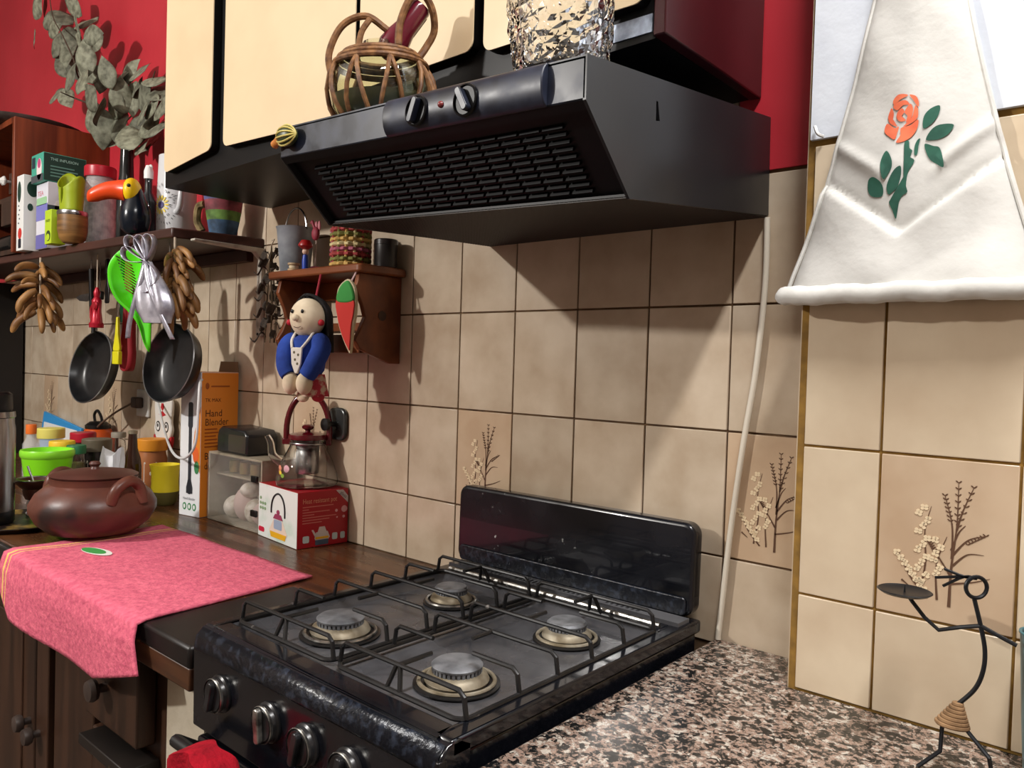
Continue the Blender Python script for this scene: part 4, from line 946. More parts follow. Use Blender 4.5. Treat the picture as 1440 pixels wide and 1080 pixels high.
# ------------------------------------------------------------------ socket, lead, pot holder
po = at(204,567,y=0)
t = thing('wall_socket', 'white wall socket with a brown plug above the jars', 'socket', (po.x,0,po.z))
MB().box((-.045,-.010,-.045), (.045,-.0005,.045)).build('socket_plate', flat('socket_white', 206,206,204,.4), t, bevel=.004)
MB().box((-.03,-.036,-.016), (.012,-.0105,.02)).build('plug', flat('plug_brown', 60,46,40,.4), t, bevel=.005)
MB().tube(curve([(-.02,-.034,0),(-.1,-.06,-.04),(-.2,-.07,-.09),(-.24,-.06,-.12)],6), .0035, 8).build('plug_lead', flat('lead_brown', 96,80,66,.5), t)
ph = at(231,592,y=-.022)
t = thing('pot_holder', 'white quilted pot holder with red frill hanging upside down on the tiles', 'pot holder', (ph.x,-.022,ph.z))
MB().prism([(p_.x,p_.y) for p_ in curve([(-.05,.07,0),(.05,.07,0),(.052,.0,0),(.058,-.03,0),(.03,-.066,0),(-.03,-.066,0),(-.058,-.03,0),(-.052,0,0)],5,True)], (0,-.006,0), FX, FZ, (0,.012,0)).build('pad', flat('quilt_white', 216,212,206,.8), t, bevel=.004)
for sx_ in (-1,1): MB().prism(ellipse(sx_*.028,-.018,.015,.017,18), (0,-.0066,0), FX, FZ, (0,.0005,0)).build('eye_ring', BLACK, t, smooth=0)
for sx_ in (-1,1): MB().prism(ellipse(sx_*.028,-.018,.0105,.0125,18), (0,-.0072,0), FX, FZ, (0,.0005,0)).build('eye_white', WHITE, t, smooth=0)
for sx_ in (-1,1): MB().prism(ellipse(sx_*.028,-.015,.005,.006,14), (0,-.0078,0), FX, FZ, (0,.0005,0)).build('pupil', BLACK, t, smooth=0)
o = MB(); o.prism([(-.012,.042),(0,.032),(.012,.042),(.007,.056),(-.007,.056)], (0,-.0068,0), FX, FZ, (0,.0006,0)); o.prism([(-.024,.02),(0,.014),(.024,.02),(0,.032)], (0,-.0068,0), FX, FZ, (0,.0006,0)); o.build('red_patch', flat('felt_red', 176,28,36,.8), t, smooth=0)
o = MB(); o.prism([(p_.x,p_.y) for p_ in curve([(-.06,-.046,0),(-.03,-.058,0),(0,-.062,0),(.03,-.058,0),(.06,-.046,0),(.05,-.082,0),(.02,-.074,0),(-.02,-.078,0),(-.05,-.082,0)],4,True)], (0,-.005,0), FX, FZ, (0,.009,0)); o.build('red_frill', flat('felt_red', 176,28,36,.8), t)
MB().tube([(0,0,.068),(.0,.012,.11)], .002, 6).build('loop', CORD, t)

# ------------------------------------------------------------------ hand blender box
bx = thing('hand_blender_box', 'tall white and orange hand blender carton standing against the tiles', 'box', (-.776,-.1405,ZC+.0005), .16)
W_, D_, H_ = .086, .120, .392
CW = flat('carton_white', 226,228,230,.35); CO = flat('carton_orange', 214,128,40,.4)
MB().box((0,0,0), (W_,D_,H_)).build('carton', CW, bx, bevel=.0012)
MB().box((W_,.0012,.0012), (W_+.0006,D_-.001,H_-.001)).build('orange_side', CO, bx)
MB().box((0.001,.001,H_), (W_-.001,D_-.001,H_+.0006)).build('orange_top', CO, bx)
MB().hexa([(W_*.02,D_-.002,H_), (W_,D_-.002,H_), (W_,D_,H_), (W_*.02,D_,H_), (W_*.1,D_-.001,H_+.03), (W_*.95,D_-.001,H_+.03), (W_*.95,D_+.001,H_+.03), (W_*.1,D_+.001,H_+.03)]).build('lid_flap', flat('kraft_card', 120,92,66,.8), bx)
nf = (0,-1,0)
f(onface(MB(), [(W_,.12),(W_,.30),(W_*.72,.23),(W_*.62,.17)], (0,0,0), FX, FZ, nf), 'orange_wedge', CO, bx)
f(onface(MB(), ellipse(W_*.8,.168,.012,.022), (0,0,0), FX, FZ, nf, .0009), 'fruit_print', flat('print_tomato', 220,96,40), bx)
f(onface(MB(), ellipse(W_*.85,.135,.01,.018), (0,0,0), FX, FZ, nf, .0009), 'leaf_print', GRN, bx)
o = MB(); onface(o, rrect(.012,.21,.004,3,W_*.44,.06), (0,0,0), FX, FZ, nf, .0011); onface(o, [(W_*.44,.1),(W_*.58,.1),(W_*.66,.078),(W_*.66,.062),(W_*.36,.062),(W_*.36,.078)], (0,0,0), FX, FZ, nf, .0011); onface(o, rrect(.018,.07,.006,3,W_*.41,.24), (0,0,0), FX, FZ, nf, .0012); f(o, 'blender_picture', flat('print_charcoal', 46,48,54), bx)
for k in range(3):
    o = MB(); onface(o, ellipse(W_*(.28+.24*k),.026,.008,.010,16), (0,0,0), FX, FZ, nf); f(o, 'green_icon', GRN, bx)
    o = MB(); onface(o, ellipse(W_*(.28+.24*k),.026,.004,.006,12), (0,0,0), FX, FZ, nf, .0009); f(o, 'icon_centre', WHITE, bx)
text('lettering', 'Hand blender', .011, flat('print_dim', 120,126,130), bx, (W_*.2,0,.044), FX, FZ, nf, W_*.6)
ns = (1,0,0); BR_ = flat('print_umber', 74,36,14); xo = W_+.0007
text('lettering', 'TK MAX', .014, BR_, bx, (xo,.012,.312), (0,1,0), FZ, ns, .05)
text('lettering', 'Hand', .027, BR_, bx, (xo,.012,.272), (0,1,0), FZ, ns, .052)
text('lettering', 'Blender', .027, BR_, bx, (xo,.012,.248), (0,1,0), FZ, ns, .074)
text('lettering', 'Batidora', .027, BR_, bx, (xo,.012,.156), (0,1,0), FZ, ns, .078)
text('lettering', 'de mano', .027, BR_, bx, (xo,.012,.130), (0,1,0), FZ, ns, .074)
o = MB()
for k, wd in enumerate((.04,.045,.036,.04,.07,.074)): onface(o, rrect(wd,.0035,.001,1,.012,.236-k*.0095), (xo,0,0), (0,1,0), FZ, ns)
onface(o, rrect(.06,.004,.001,1,.03,.352), (xo,0,0), (0,1,0), FZ, ns); onface(o, ellipse(.018,.355,.006,.009,10), (xo,0,0), (0,1,0), FZ, ns)
f(o, 'small_print', flat('print_rust', 150,76,24), bx)
# white lead looped over the boxes
P = curve([at(*p_[:2], y=p_[2]) for p_ in ((222,566,-.045),(234,615,-.1),(246,640,-.165),(262,643,-.175),(275,622,-.172),(279,570,-.165),(281,540,-.155),(284,534,-.14))],6)
wl = tag(MB().tube(P, .0035, 8).build('white_lead', flat('lead_white', 206,206,206,.4)), 'white electric lead looping from the socket to the blender box', 'cable')

# ------------------------------------------------------------------ glass fronted spice cabinet, black caddy
rk = thing('spice_cabinet', 'small grey cabinet with a glass front full of pale spice bags', 'cabinet', (-.672,-.112,ZC+.0005), .0)
RG = mat('bronze_grey', S(176,166,148), S(140,130,112), rough=.4, metal=.1, scale=14); RW, RD, RH = .262, .10, .182
for a_, b_ in (((0,0,0),(RW,RD,.006)), ((0,0,RH-.006),(RW,RD,RH)), ((0,0,.006),(.006,RD,RH-.006)), ((RW-.006,0,.006),(RW,RD,RH-.006)), ((.006,RD-.004,.006),(RW-.006,RD,RH-.006))): MB().box(a_, b_).build('case_panel', RG, rk, bevel=.001)
dr = MB().box((.004,-.0045,.004), (RW-.004,-.0005,RH-.004)).build('glass_door', mat('front_glass', (.4,.38,.34,1), rough=.03, alpha=.16, spec=.8), rk)
for z in (.05,.135): MB().box((RW-.032,-.012,z-.008), (RW-.006,-.0045,z+.008)).build('clip', BLACK, dr, bevel=.002)
SPB = mat('spice_bag', S(236,230,220), S(180,170,150), rough=.5, scale=40, bump=.6)
for k, (a_, b_, r_) in enumerate(((.06,.03,.028),(.115,.045,.034),(.165,.032,.028),(.20,.03,.025),(.14,.085,.024))):
    MB().ell((a_,.045,.006+b_), (r_,.03,b_ if k < 4 else .02), M=None).build('spice_bag', flat('garlic_pink', 206,182,176,.6) if k in (1,3) else SPB, rk)
for k in range(4): MB().lathe([(.016,0),(.016,.03),(.013,.033),(.0004,.034)], 16, (.05+.052*k,.05,.128), cap1=False).build('spice_lid', flat('brass_lid', 170,150,96,.35,metal=.6), rk)
MB().box((.006,.02,.12), (RW-.006,RD-.006,.1245)).build('inner_shelf', RG, rk)
tb = thing('black_caddy', 'black plastic caddy with rounded lid on the spice cabinet', 'caddy', (-.575,-.062,ZC+.0005+RH+.0006))
BK = flat('smoky_black', 30,30,31,.22)
MB().prism([(-.075,0),(.075,0),(.075,.052),(.06,.064),(-.05,.07),(-.068,.06),(-.075,.04)], (0,-.04,0), FX, FZ, (0,.09,0)).build('caddy_body', BK, tb, bevel=.005)
MB().prism(rrect(.085,.045,.004,3,-.015,.006), (0,-.041,0), FX, FZ, (0,.002,0)).build('front_panel', flat('smoky_brown', 58,50,44,.2), tb, bevel=.001)

# ------------------------------------------------------------------ kettle on its box
KW, KD, KH = .196, .132, .13
kb = thing('kettle_box', 'red and white glass kettle carton under the kettle', 'box', (-.414,-.116,ZC+.0005), -.10)
MB().box((0,0,0), (KW,KD,KH)).build('carton', flat('kettle_red', 166,20,34,.35), kb, bevel=.0012)
MB().box((.001,-.0006,.001), (KW-.0008,0,KH-.001)).build('white_front', mat('front_wash', S(224,230,226), S(176,206,186), rough=.35, scale=14, lo=.5, hi=.75), kb)
n1 = (0,-1,0); o0 = (0,-.0007,0)
ar = [Vector((.104+.034*math.cos(t_), -.0014, .075+.04*math.sin(t_))) for t_ in [PI*k/14 for k in range(15)]]
MB().tube([(.07,-.0012,.066)]+[tuple(a_) for a_ in ar[::-1]]+[(.138,-.0012,.062)], .0022, 6).build('printed_handle', flat('print_black', 34,32,36), kb)
o = MB(); onface(o, [(.082,.052),(.126,.052),(.15,.024),(.14,.01),(.07,.01),(.06,.024)], o0, FX, FZ, n1); f(o, 'printed_glass', flat('print_haze', 226,206,190), kb)
o = MB(); onface(o, [(.064,.022),(.146,.022),(.14,.009),(.07,.009)], o0, FX, FZ, n1, .0009); f(o, 'printed_tea', flat('print_amber', 226,170,30), kb)
o = MB(); onface(o, rrect(.04,.022,.004,3,.084,.03), o0, FX, FZ, n1, .0009); f(o, 'printed_infuser', flat('print_steel', 150,166,190), kb)
o = MB(); onface(o, [(.08,.054),(.128,.054),(.118,.066),(.09,.066)], o0, FX, FZ, n1, .0011); onface(o, ellipse(.104,.071,.007,.006,12), o0, FX, FZ, n1, .0011); f(o, 'printed_lid', flat('print_plum', 150,60,90), kb)
o = MB(); onface(o, rrect(.03,.012,.005,3,.004,.012), o0, FX, FZ, n1); f(o, 'red_badge', flat('print_cherry', 196,30,60), kb)
o = MB(); [onface(o, ellipse(.012+.012*(k%3),.07+.012*(k//3),.005,.004,8), o0, FX, FZ, n1) for k in range(7)]; f(o, 'floral_print', flat('print_sage', 130,160,120), kb)
n2 = (1,0,0); xk = KW+.0002
text('lettering', 'Heat resistant pot', .016, flat('print_peach', 222,150,120), kb, (xk,.012,.103), (0,1,0), FZ, n2, .088)
o = MB()
for k, wd in enumerate((.08,.016,.07,.03,.088,.07,.05)): onface(o, rrect(wd,.0018,.0006,1,.012,.094-k*.0062), (xk,0,0), (0,1,0), FZ, n2)
f(o, 'small_print', flat('print_salmon', 206,120,110), kb)
f(onface(MB(), [(.098,.128),(.117,.128),(.131,.112),(.131,.096)], (xk,0,0), (0,1,0), FZ, n2), 'corner_ribbon', flat('print_silver', 200,196,200), kb)
text('lettering', 'glass', .012, GRY, kb, (xk+.0005,.108,.120), (0,.76,-.65), (0,.65,.76), n2, .02)
o = MB(); [onface(o, ellipse(a_,b_,r_,r_,10), (xk,0,0), (0,1,0), FZ, n2) for a_, b_, r_ in ((.121,.082,.008),(.1,.08,.0035),(.12,.064,.0035),(.102,.064,.002))]; f(o, 'flower_print', flat('print_shell', 220,170,176), kb)
o = MB(); onface(o, [(.048,.034),(.078,.034),(.084,.02),(.078,.012),(.048,.012),(.044,.02)], (xk,0,0), (0,1,0), FZ, n2); onface(o, [(.036,.04),(.04,.041),(.05,.026),(.046,.022)], (xk,0,0), (0,1,0), FZ, n2); onface(o, [(.052,.034),(.075,.034),(.07,.046),(.056,.046)], (xk,0,0), (0,1,0), FZ, n2); f(o, 'mini_kettle', flat('print_pearl', 206,196,190), kb)
o = MB(); onface(o, rrect(.034,.005,.001,1,.046,.018), (xk,0,0), (0,1,0), FZ, n2, .0009); f(o, 'mini_tea', flat('print_amber', 226,170,30), kb)
o = MB(); onface(o, rrect(.034,.012,.001,1,.046,.004), (xk,0,0), (0,1,0), FZ, n2, .0008); f(o, 'mini_stand', flat('print_bluegrey', 70,84,104), kb)
for a_, w_ in ((.014,.016),(.09,.014),(.112,.012)): f(onface(MB(), rrect(w_,.016,.003,2,a_,.012), (xk,0,0), (0,1,0), FZ, n2), 'mini_icon', flat('print_ice', 190,206,206), kb)
Mk = kb.matrix_basis.copy(); cz_ = Matrix.Translation(kb.location) @ Matrix.Rotation(-.10,4,'Z') @ Vector((KW*.56,KD*.52,KH))
kt = thing('glass_kettle', 'clear glass kettle with maroon handle and lid on its carton', 'kettle', (cz_.x,cz_.y,cz_.z+.0006), .72)
kr = .0745
shell([(kr*.86,0),(kr*.97,.004),(kr,.014),(kr*.96,.03),(kr*.8,.062),(kr*.64,.084),(kr*.56,.096),(kr*.57,.112)], .0026, 56).build('glass_body', GLASS, kt, merge=False)
MB().tube(curve([(-kr*.8,0,.05),(-kr*1.12,0,.07),(-kr*1.2,0,.1),(-kr*1.32,0,.118)],6), [.011-.0003*k for k in range(19)], 14, caps=False).build('spout', GLASS, kt, solid=.0018)
MB().lathe([(kr*.62,.1125),(kr*.63,.118),(kr*.61,.124),(kr*.3,.129),(.0005,.13)], 40, cap1=False).build('lid', MAROONP, kt)
MB().lathe([(.007,.129),(.006,.133),(.014,.138),(.015,.143),(.010,.147),(.0005,.148)], 24, cap1=False).build('lid_knob', MAROONP, kt)
MB().lathe([(.0005,.030),(.026,.03),(.027,.034),(.027,.112)], 32, cap0=False, cap1=False).build('steel_infuser', STEEL, kt, solid=.001)
hpt = [Vector((.052*math.cos(t_),0,.130+.092*math.sin(t_))) for t_ in [PI*k/20 for k in range(21)]]
MB().tube([(.052,0,.112)]+[tuple(a_) for a_ in hpt]+[(-.052,0,.112)], .0072, 12).build('handle', MAROONP, kt)
MB().lathe([(kr*.575,.100),(kr*.585,.103),(kr*.575,.106)], 40, cap0=False, cap1=False).build('steel_band', STEEL, kt, solid=.001)
for sg in (-1,1): MB().box((sg*.052-.009,-.006,.098), (sg*.052+.006 if sg > 0 else sg*.052+.018,.006,.114)).build('handle_mount', MAROONP, kt, bevel=.003)
for i_, (da, dz, cc) in enumerate(((-.95,.044,(226,150,120)),(-.55,.046,(226,180,190)),(-.8,.036,(230,200,70)),(-.62,.03,(130,170,60)))):
    o = MB(); oncyl(o, ellipse(0,0,.009 if i_ < 2 else .006,.009 if i_ < 2 else .005,14), kr*.97-(dz-.03)*.45+.001, math.radians(-90)+da, dz); o.build('flower_decal', flat('decal_%d' % i_, *cc), kt, smooth=0)
ph = at(478,596,y=0)
t = thing('wall_hook', 'grey rounded square wall hook with black knob on the tiles', 'hook', (ph.x,0,ph.z))
MB().prism(rrect(.07,.08,.022,6,-.035,-.04), (0,-.012,0), FX, FZ, (0,.0115,0)).build('hook_plate', mat('grey_lid_metal', S(96,98,96), S(56,58,58), rough=.25, metal=.6, scale=16), t, bevel=.008, seg=3)
MB().lathe([(.006,0),(.005,.02),(.014,.024),(.015,.034),(.0005,.037)], 20, (0,-.012,0), M=Matrix.Rotation(PI/2,4,'X'), cap1=False).build('knob', BLACK, t)

# ------------------------------------------------------------------ small shelf with doll
Z2 = 1.541
ss = thing('small_shelf', 'small varnished wooden wall shelf with wavy sides above the kettle', 'shelf', (-.19,-.065,Z2))
def w2(x, y, z): return (x+.19, y+.065, z-Z2)
o = MB().prism([(p_[0], p_[1]) for p_ in rrect(.355,.134,.012,4)], w2(-.372,-.1345,Z2-.018), (1,0,0), (0,1,0), (0,0,.018)).build('top_board', SMALLW, ss, bevel=.004)
sec_ = [(-.0005,1.523),(-.118,1.523),(-.126,1.49),(-.108,1.455),(-.1,1.43),(-.114,1.40),(-.126,1.38),(-.112,1.36),(-.07,1.345),(-.03,1.331),(-.0005,1.331)]
for x in (-.345,-.05): MB().prism(sec_, w2(x,0,0), (0,1,0), (0,0,1), (.013,0,0)).build('side', SMALLW, ss, bevel=.002)
MB().box(w2(-.332,-.014,1.48), w2(-.05,-.001,1.523)).build('back_rail', SMALLW, ss, bevel=.002); MB().box(w2(-.332,-.012,1.405), w2(-.05,-.001,1.425)).build('back_rail', SMALLW, ss, bevel=.002)
MB().box(w2(-.332,-.105,1.352), w2(-.05,-.001,1.364)).build('lower_shelf', SMALLW, ss, bevel=.002); MB().box(w2(-.332,-.106,1.352), w2(-.05,-.094,1.392)).build('gallery_rail', SMALLW, ss, bevel=.002)
MB().lathe([(.011,0),(.011,.0008),(.0,.001)], 20, w2(-.0365,-.055,1.435), M=Matrix.Rotation(PI/2,4,'Y'), cap1=False).build('dowel_cap', DWOOD, ss)
zt2 = Z2+.0006
def on2(px0, px1, top, y): x, y, r, z = place(px0, px1, top, y); return x, y, r, z-zt2
x, y, r, H_ = on2(370,428,324,-.068); x = max(x,-.335)
t = thing('metal_pail', 'grey metal pail with upright wire handle on the small shelf', 'pail', (x-.02,y,zt2))
r = .046
MB().lathe([(r*.72,0),(r*.76,.003),(r*.98,H_-.004),(r*1.03,H_),(r*.96,H_),(r*.74,.006),(.0005,.006)], 36, cap1=False).build('pail_body', mat('galvanised', S(160,166,174), S(116,122,130), rough=.4, metal=.2, scale=16), t)
MB().tube([(r*.98*math.cos(PI*k/14),.0,H_-.006+.055*math.sin(PI*k/14)) for k in range(15)], .0022, 8).build('wire_handle', STEEL, t)
x, y, r, H_ = on2(419,441,338,-.112)
t = thing('peg_figure', 'tiny blue and red wooden peg figure on the small shelf', 'figurine', (x,y,zt2))
MB().lathe([(.007,0),(.0075,.02),(.006,H_*.5)], 16).build('body', flat('peg_blue', 30,66,170,.35), t); MB().ell((0,0,H_*.62), .0075).build('head', flat('peg_skin', 214,180,160), t)
MB().lathe([(.004,H_*.66),(.0165,H_*.8),(.0165,H_*.86),(.01,H_),(.0005,H_*1.02)], 20, cap1=False).build('red_hat', flat('peg_red', 160,26,26,.35), t)
x, y, r, H_ = on2(432,458,312,-.085)
t = thing('flamingo_ornament', 'spindly pink bird ornament on a round pink base', 'ornament', (x,y,zt2))
MB().lathe([(.0165,0),(.0165,.004),(.01,.01),(.0005,.011)], 20, cap1=False).build('base', flat('ornament_pink', 200,80,130,.5), t)
MB().tube([(0,0,.01),(.001,0,H_*.62)], .0016, 6).build('leg', flat('ornament_leg', 180,160,150), t)
MB().ell((-.002,0,H_*.76), (.012,.008,.016)).build('body', flat('ornament_red', 150,50,66,.6), t)
MB().tube(curve([(-.004,0,H_*.85),(-.012,0,H_*.95),(-.016,0,H_*1.02),(-.02,0,H_*.98)],4), .0035, 8).build('neck', flat('ornament_red', 150,50,66), t)
for sg in (-1,1): MB().ell((.006*sg,.004,H_*.92), (.005,.003,.012)).build('wing', flat('ornament_rose', 190,110,120), t)
x, y, r, H_ = on2(466,522,322,-.08)
t = thing('woven_basket', 'round basket woven of coloured straw on the small shelf', 'basket', (x,y,zt2))
cols = [flat('straw_%d' % k, *cc_, .8) for k, cc_ in enumerate(((196,160,90),(160,60,60),(206,190,140),(120,120,60),(170,90,110)))]
MB().lathe([(r*.84,.001),(r*.84,H_),(r*.8,H_),(r*.8,.006),(.0005,.006)], 28, cap1=False).build('basket_core', cols[0], t)
for row in range(8):
    P = []; 
    for k in range(56): a_ = 2*PI*k/56; rr = r*(.89+.055*math.sin(14*a_+row*PI)); P.append((rr*math.cos(a_), rr*math.sin(a_), H_*(row+.5)/8))
    MB().tube(P, H_/17, 6, closed=True).build('straw_band', cols[(row*3)%5], t)
for k in range(14):
    a_ = 2*PI*k/14; MB().tube([(r*.9*math.cos(a_),r*.9*math.sin(a_),.002),(r*.93*math.cos(a_),r*.93*math.sin(a_),H_)], .0032, 6).build('stake', cols[(k*2+1)%5], t)
t = thing('dark_tin', 'small dark tin beside the woven basket', 'tin', (-.045,-.042,zt2))
MB().lathe([(.024,0),(.025,.002),(.025,.05)], 28).build('tin_body', flat('tin_dark', 26,22,22,.35), t); MB().lathe([(.0262,.05),(.0262,.06),(.024,.062),(.0005,.062)], 28, cap1=False).build('lid', flat('tin_dark_lid', 34,28,28,.3), t)
x, y, r, H_ = on2(403,424,365,-.112)
t = thing('wooden_spool', 'small pale wooden spool in front of the metal pail', 'spool', (x,y,zt2)); SPW = flat('pale_wood', 176,150,116,.6)
MB().lathe([(.014,0),(.014,.004),(.010,.006),(.010,.012),(.014,.014),(.014,.018),(.0005,.0185)], 24, cap1=False).build('spool_body', SPW, t); MB().lathe([(.0105,.006),(.0112,.009),(.0105,.012)], 24, cap0=False, cap1=False).build('thread', flat('thread_beige', 206,190,160,.9), t)

# rag doll
dz0 = at(437,480,y=-.162)
t = thing('rag_doll', 'cloth doll in blue sweater and white apron hanging from the small shelf', 'doll', at(433,447,y=-.178)-Vector((0,0,.039)), .34)
DZ = t.location.z; t.scale = (.86,.86,.86)
SK = mat('doll_cream_cloth', S(222,206,180), S(206,188,160), rough=.85, scale=30); BL = mat('doll_blue_knit', S(36,70,160), S(26,52,128), rough=.9, scale=20, bump=.4, bscale=90); HR = mat('doll_black_yarn', S(16,14,15), S(28,25,26), rough=.9, scale=60, bump=.8)
hc = Vector((0,0,.045))
MB().ell(hc, (.045,.042,.05), 28, 18).build('head', SK, t)
def hairf(u, v):
    a_ = PI*(-.03+1.06*u); el = v
    R_ = .0495+.002*math.sin(30*u)
    if el < .55: th_ = el/.55*PI/2; return hc+Vector((R_*math.cos(a_)*math.sin(th_), .012+(.046)*math.sin(a_)*math.sin(th_)-.02*(1-math.sin(th_)), (R_+.004)*math.cos(th_)))
    k_2 = (el-.55)/.45; return hc+Vector((R_*math.cos(a_)*(1+.12*k_2), .012+.046*math.sin(a_), -.085*k_2))
MB().grid(hairf, 40, 22).build('hair', HR, t, solid=.012, smooth=80)
MB().ell(hc+Vector((-.004,-.045,-.002)), .0085).build('nose', SK, t)
for sg in (-1,1):
    MB().ell(hc+Vector((sg*.015-.003,-.0395,.014)), (.0042,.003,.005)).build('eye', BLACK, t); MB().ell(hc+Vector((sg*.047,-.01,-.012)), .008).build('red_bow', flat('doll_red', 176,20,40,.7), t)
MB().tube([hc+Vector((.012*math.sin(t_)-.003, -.041+.003*abs(t_), -.02-.006*math.cos(t_))) for t_ in [-1+.2*k for k in range(11)]], .0008, 6).build('mouth', flat('doll_thread', 60,30,30), t)
MB().lathe([(.02,.005),(.04,-.008),(.046,-.04),(.04,-.085),(.03,-.1)], 28, (0,.006,0)).build('torso', BL, t)
for sg in (-1,1):
    MB().tube(curve([(sg*.03,.0,-.004),(sg*.05,-.012,-.03),(sg*.04,-.03,-.075),(sg*.026,-.034,-.098)],5), [.016,.02,.0225,.024,.0245,.0245,.0245,.024,.024,.0238,.0235,.023,.0225,.022,.0215,.021], 16).build('sleeve', BL, t)
    MB().ell((sg*.02,-.036,-.118), (.0205,.02,.028)).build('hand', SK, t)
    MB().tube(curve([(sg*.026,-.012,.008),(sg*.024,-.03,-.012),(sg*.014,-.042,-.032)],4), .0035, 8).build('apron_strap', flat('doll_white', 222,216,206,.85), t)
MB().prism([(-.017,-.03),(.017,-.03),(.014,-.07),(.004,-.094),(-.004,-.094),(-.014,-.07)], (0,-.044,0), FX, FZ, (0,.006,0)).build('apron_bib', flat('doll_white', 222,216,206,.85), t, bevel=.002)
for a_, b_ in ((-.006,-.042),(.006,-.048),(-.003,-.06),(.004,-.07)): MB().prism(ellipse(a_,b_,.003,.0035,8), (0,-.0446,0), FX, FZ, (0,.0008,0)).build('bib_spot', flat('doll_olive', 90,80,50), t)
MB().lathe([(.028,-.095),(.034,-.125),(.04,-.15),(.036,-.15),(.03,-.125),(.024,-.097)], 28, (.012,.012,0), cap0=False, cap1=False).build('skirt', mat('doll_print_skirt', S(190,60,76), S(214,190,170), rough=.9, scale=70, lo=.45, hi=.6), t)
MB().ell((.004,-.018,-.153), (.016,.012,.012)).build('ruffle', SK, t); MB().ell((.036,.0,-.152), (.017,.013,.012)).build('shoe', flat('doll_shoe', 170,40,54,.6), t)
MB().tube([(0,.03,.095),(.0,.05,(1.5225-DZ)/.86)], .003, 8).build('hanging_ribbon', flat('doll_ribbon', 150,24,44,.7), t)
# felt chilli
pc = at(486,440,y=-.148)
t = thing('felt_chilli', 'red and green felt chilli ornament hanging from the small shelf', 'ornament', (pc.x,pc.y,pc.z), .3)
t.scale = (.85,.85,.92)
MB().prism([(p_.x,p_.y) for p_ in curve([(-.024,.03,0),(-.02,-.01,0),(-.006,-.05,0),(.014,-.082,0),(.017,-.08,0),(.02,-.03,0),(.026,.0,0),(.024,.03,0)],4,True)], (0,-.006,0), FX, FZ, (0,.012,0)).build('red_pod', mat('felt_chilli_red', S(196,56,50), rough=.95), t, bevel=.004)
MB().prism([(p_.x,p_.y) for p_ in curve([(-.025,.028,0),(-.018,.056,0),(.0,.072,0),(.012,.07,0),(.024,.05,0),(.027,.028,0),(.0,.022,0)],4,True)], (0,-.0075,0), FX, FZ, (0,.015,0)).build('green_calyx', mat('felt_green', S(60,140,66), rough=.95), t, bevel=.004)
MB().prism([(p_.x,p_.y) for p_ in curve([(-.027,.03,0),(-.022,.058,0),(.0,.076,0),(.014,.073,0),(.028,.05,0),(.030,.0,0),(.0225,-.04,0),(.018,-.088,0),(.012,-.088,0),(-.01,-.05,0),(-.024,-.01,0)],4,True)], (0,-.002,0), FX, FZ, (0,.010,0)).build('pale_edge', flat('felt_cream', 196,180,150,.95), t, bevel=.002)
MB().tube([(.012,.002,.07),(.014,.02,(1.5225-pc.z)/.92)], .0022, 6).build('loop', flat('loop_pink', 214,180,180,.8), t)
# dried herb bunch on the bracket
pd_ = at(382,345,y=-.05)
t = thing('herb_bunch', 'thin bunch of dark dried herbs hanging beside the white bracket', 'dried herbs', (pd_.x,pd_.y,pd_.z))
for k in range(6):
    a_ = k*1.1; P = curve([(0,0,0),(.008*math.cos(a_),.006*math.sin(a_),-.08),(.02*math.cos(a_),.012*math.sin(a_)+.004,-.17),(.02*math.cos(a_+.3),.014*math.sin(a_),-.25)],5)
    MB().tube(P, .0014, 5).build('stem', flat('herb_stem', 86,70,50,.9), t)
def hl(u, v): wd = .3*math.sin(PI*v); return Vector(((u-.5)*wd*2, v, .3*math.sin(2*PI*v)+.5*(u-.5)**2))
hlf = MB().grid(hl, 4, 7).build('herb_leaf', mat('herb_dry', S(78,66,54), S(48,40,36), rough=.9, scale=10, rnd_v=.3), t, solid=.01)
for k in range(30):
    f_ = k/29; a_ = k*2.4; d = Vector((math.cos(a_), math.sin(a_)*.7, rnd.uniform(-.9,.2))).normalized(); sc = rnd.uniform(.022,.04)
    xx = d.cross(Vector((.2,.3,1))).normalized(); zz = xx.cross(d); Mx = Matrix((xx*sc,d*sc,zz*sc)).transposed().to_4x4(); Mx.translation = Vector((.012*math.cos(a_),.008*math.sin(a_),-.01-.235*f_))
    if k == 0: hlf.matrix_local = Mx
    else: inst(hlf, t, None, M=Mx)
MB().tube([(0,0,0),(-.02,.02,.02),(-.05,.03,1.634-pd_.z+.012)], .0015, 5).build('string', CORD, t)

# ------------------------------------------------------------------ on and at the extractor hood
def hoodz(x, y):
    u = (x-.225)/.578; zf = 1.690-.024*u; zr = 1.733-.009*u; return zf+(zr-zf)*(y+.48)/.478
TILT = (.095,.038,0)
x, y = .352, -.385
t = thing('wicker_carafe', 'greenish glass carafe wrapped in brown wicker on the extractor hood', 'carafe', (x,y,hoodz(x,y)+.0015)); t.rotation_euler = TILT
WIC = mat('brown_wicker', S(140,98,58), S(88,54,28), rough=.6, scale=80, bump=.7)
rc = .078
pr_ = [(.045,0),(.062,.004),(.074,.022),(rc,.045),(.074,.07),(.062,.09),(.046,.104),(.03,.112),(.026,.12)]
shell(pr_, .0025, 44).build('glass_body', glass('green_tint_glass', (.84,.88,.74,1)), t, merge=False)
MB().lathe([(.042,.003),(.066,.02),(.072,.04),(.0005,.04)], 32, cap1=False).build('contents', mat('grey_green_contents', S(120,118,92), S(90,92,80), rough=.4, scale=14), t)
def rad(z):
    for (r0,z0),(r1,z1) in zip(pr_, pr_[1:]):
        if z0 <= z <= z1: return r0+(r1-r0)*(z-z0)/(z1-z0)
    return .03
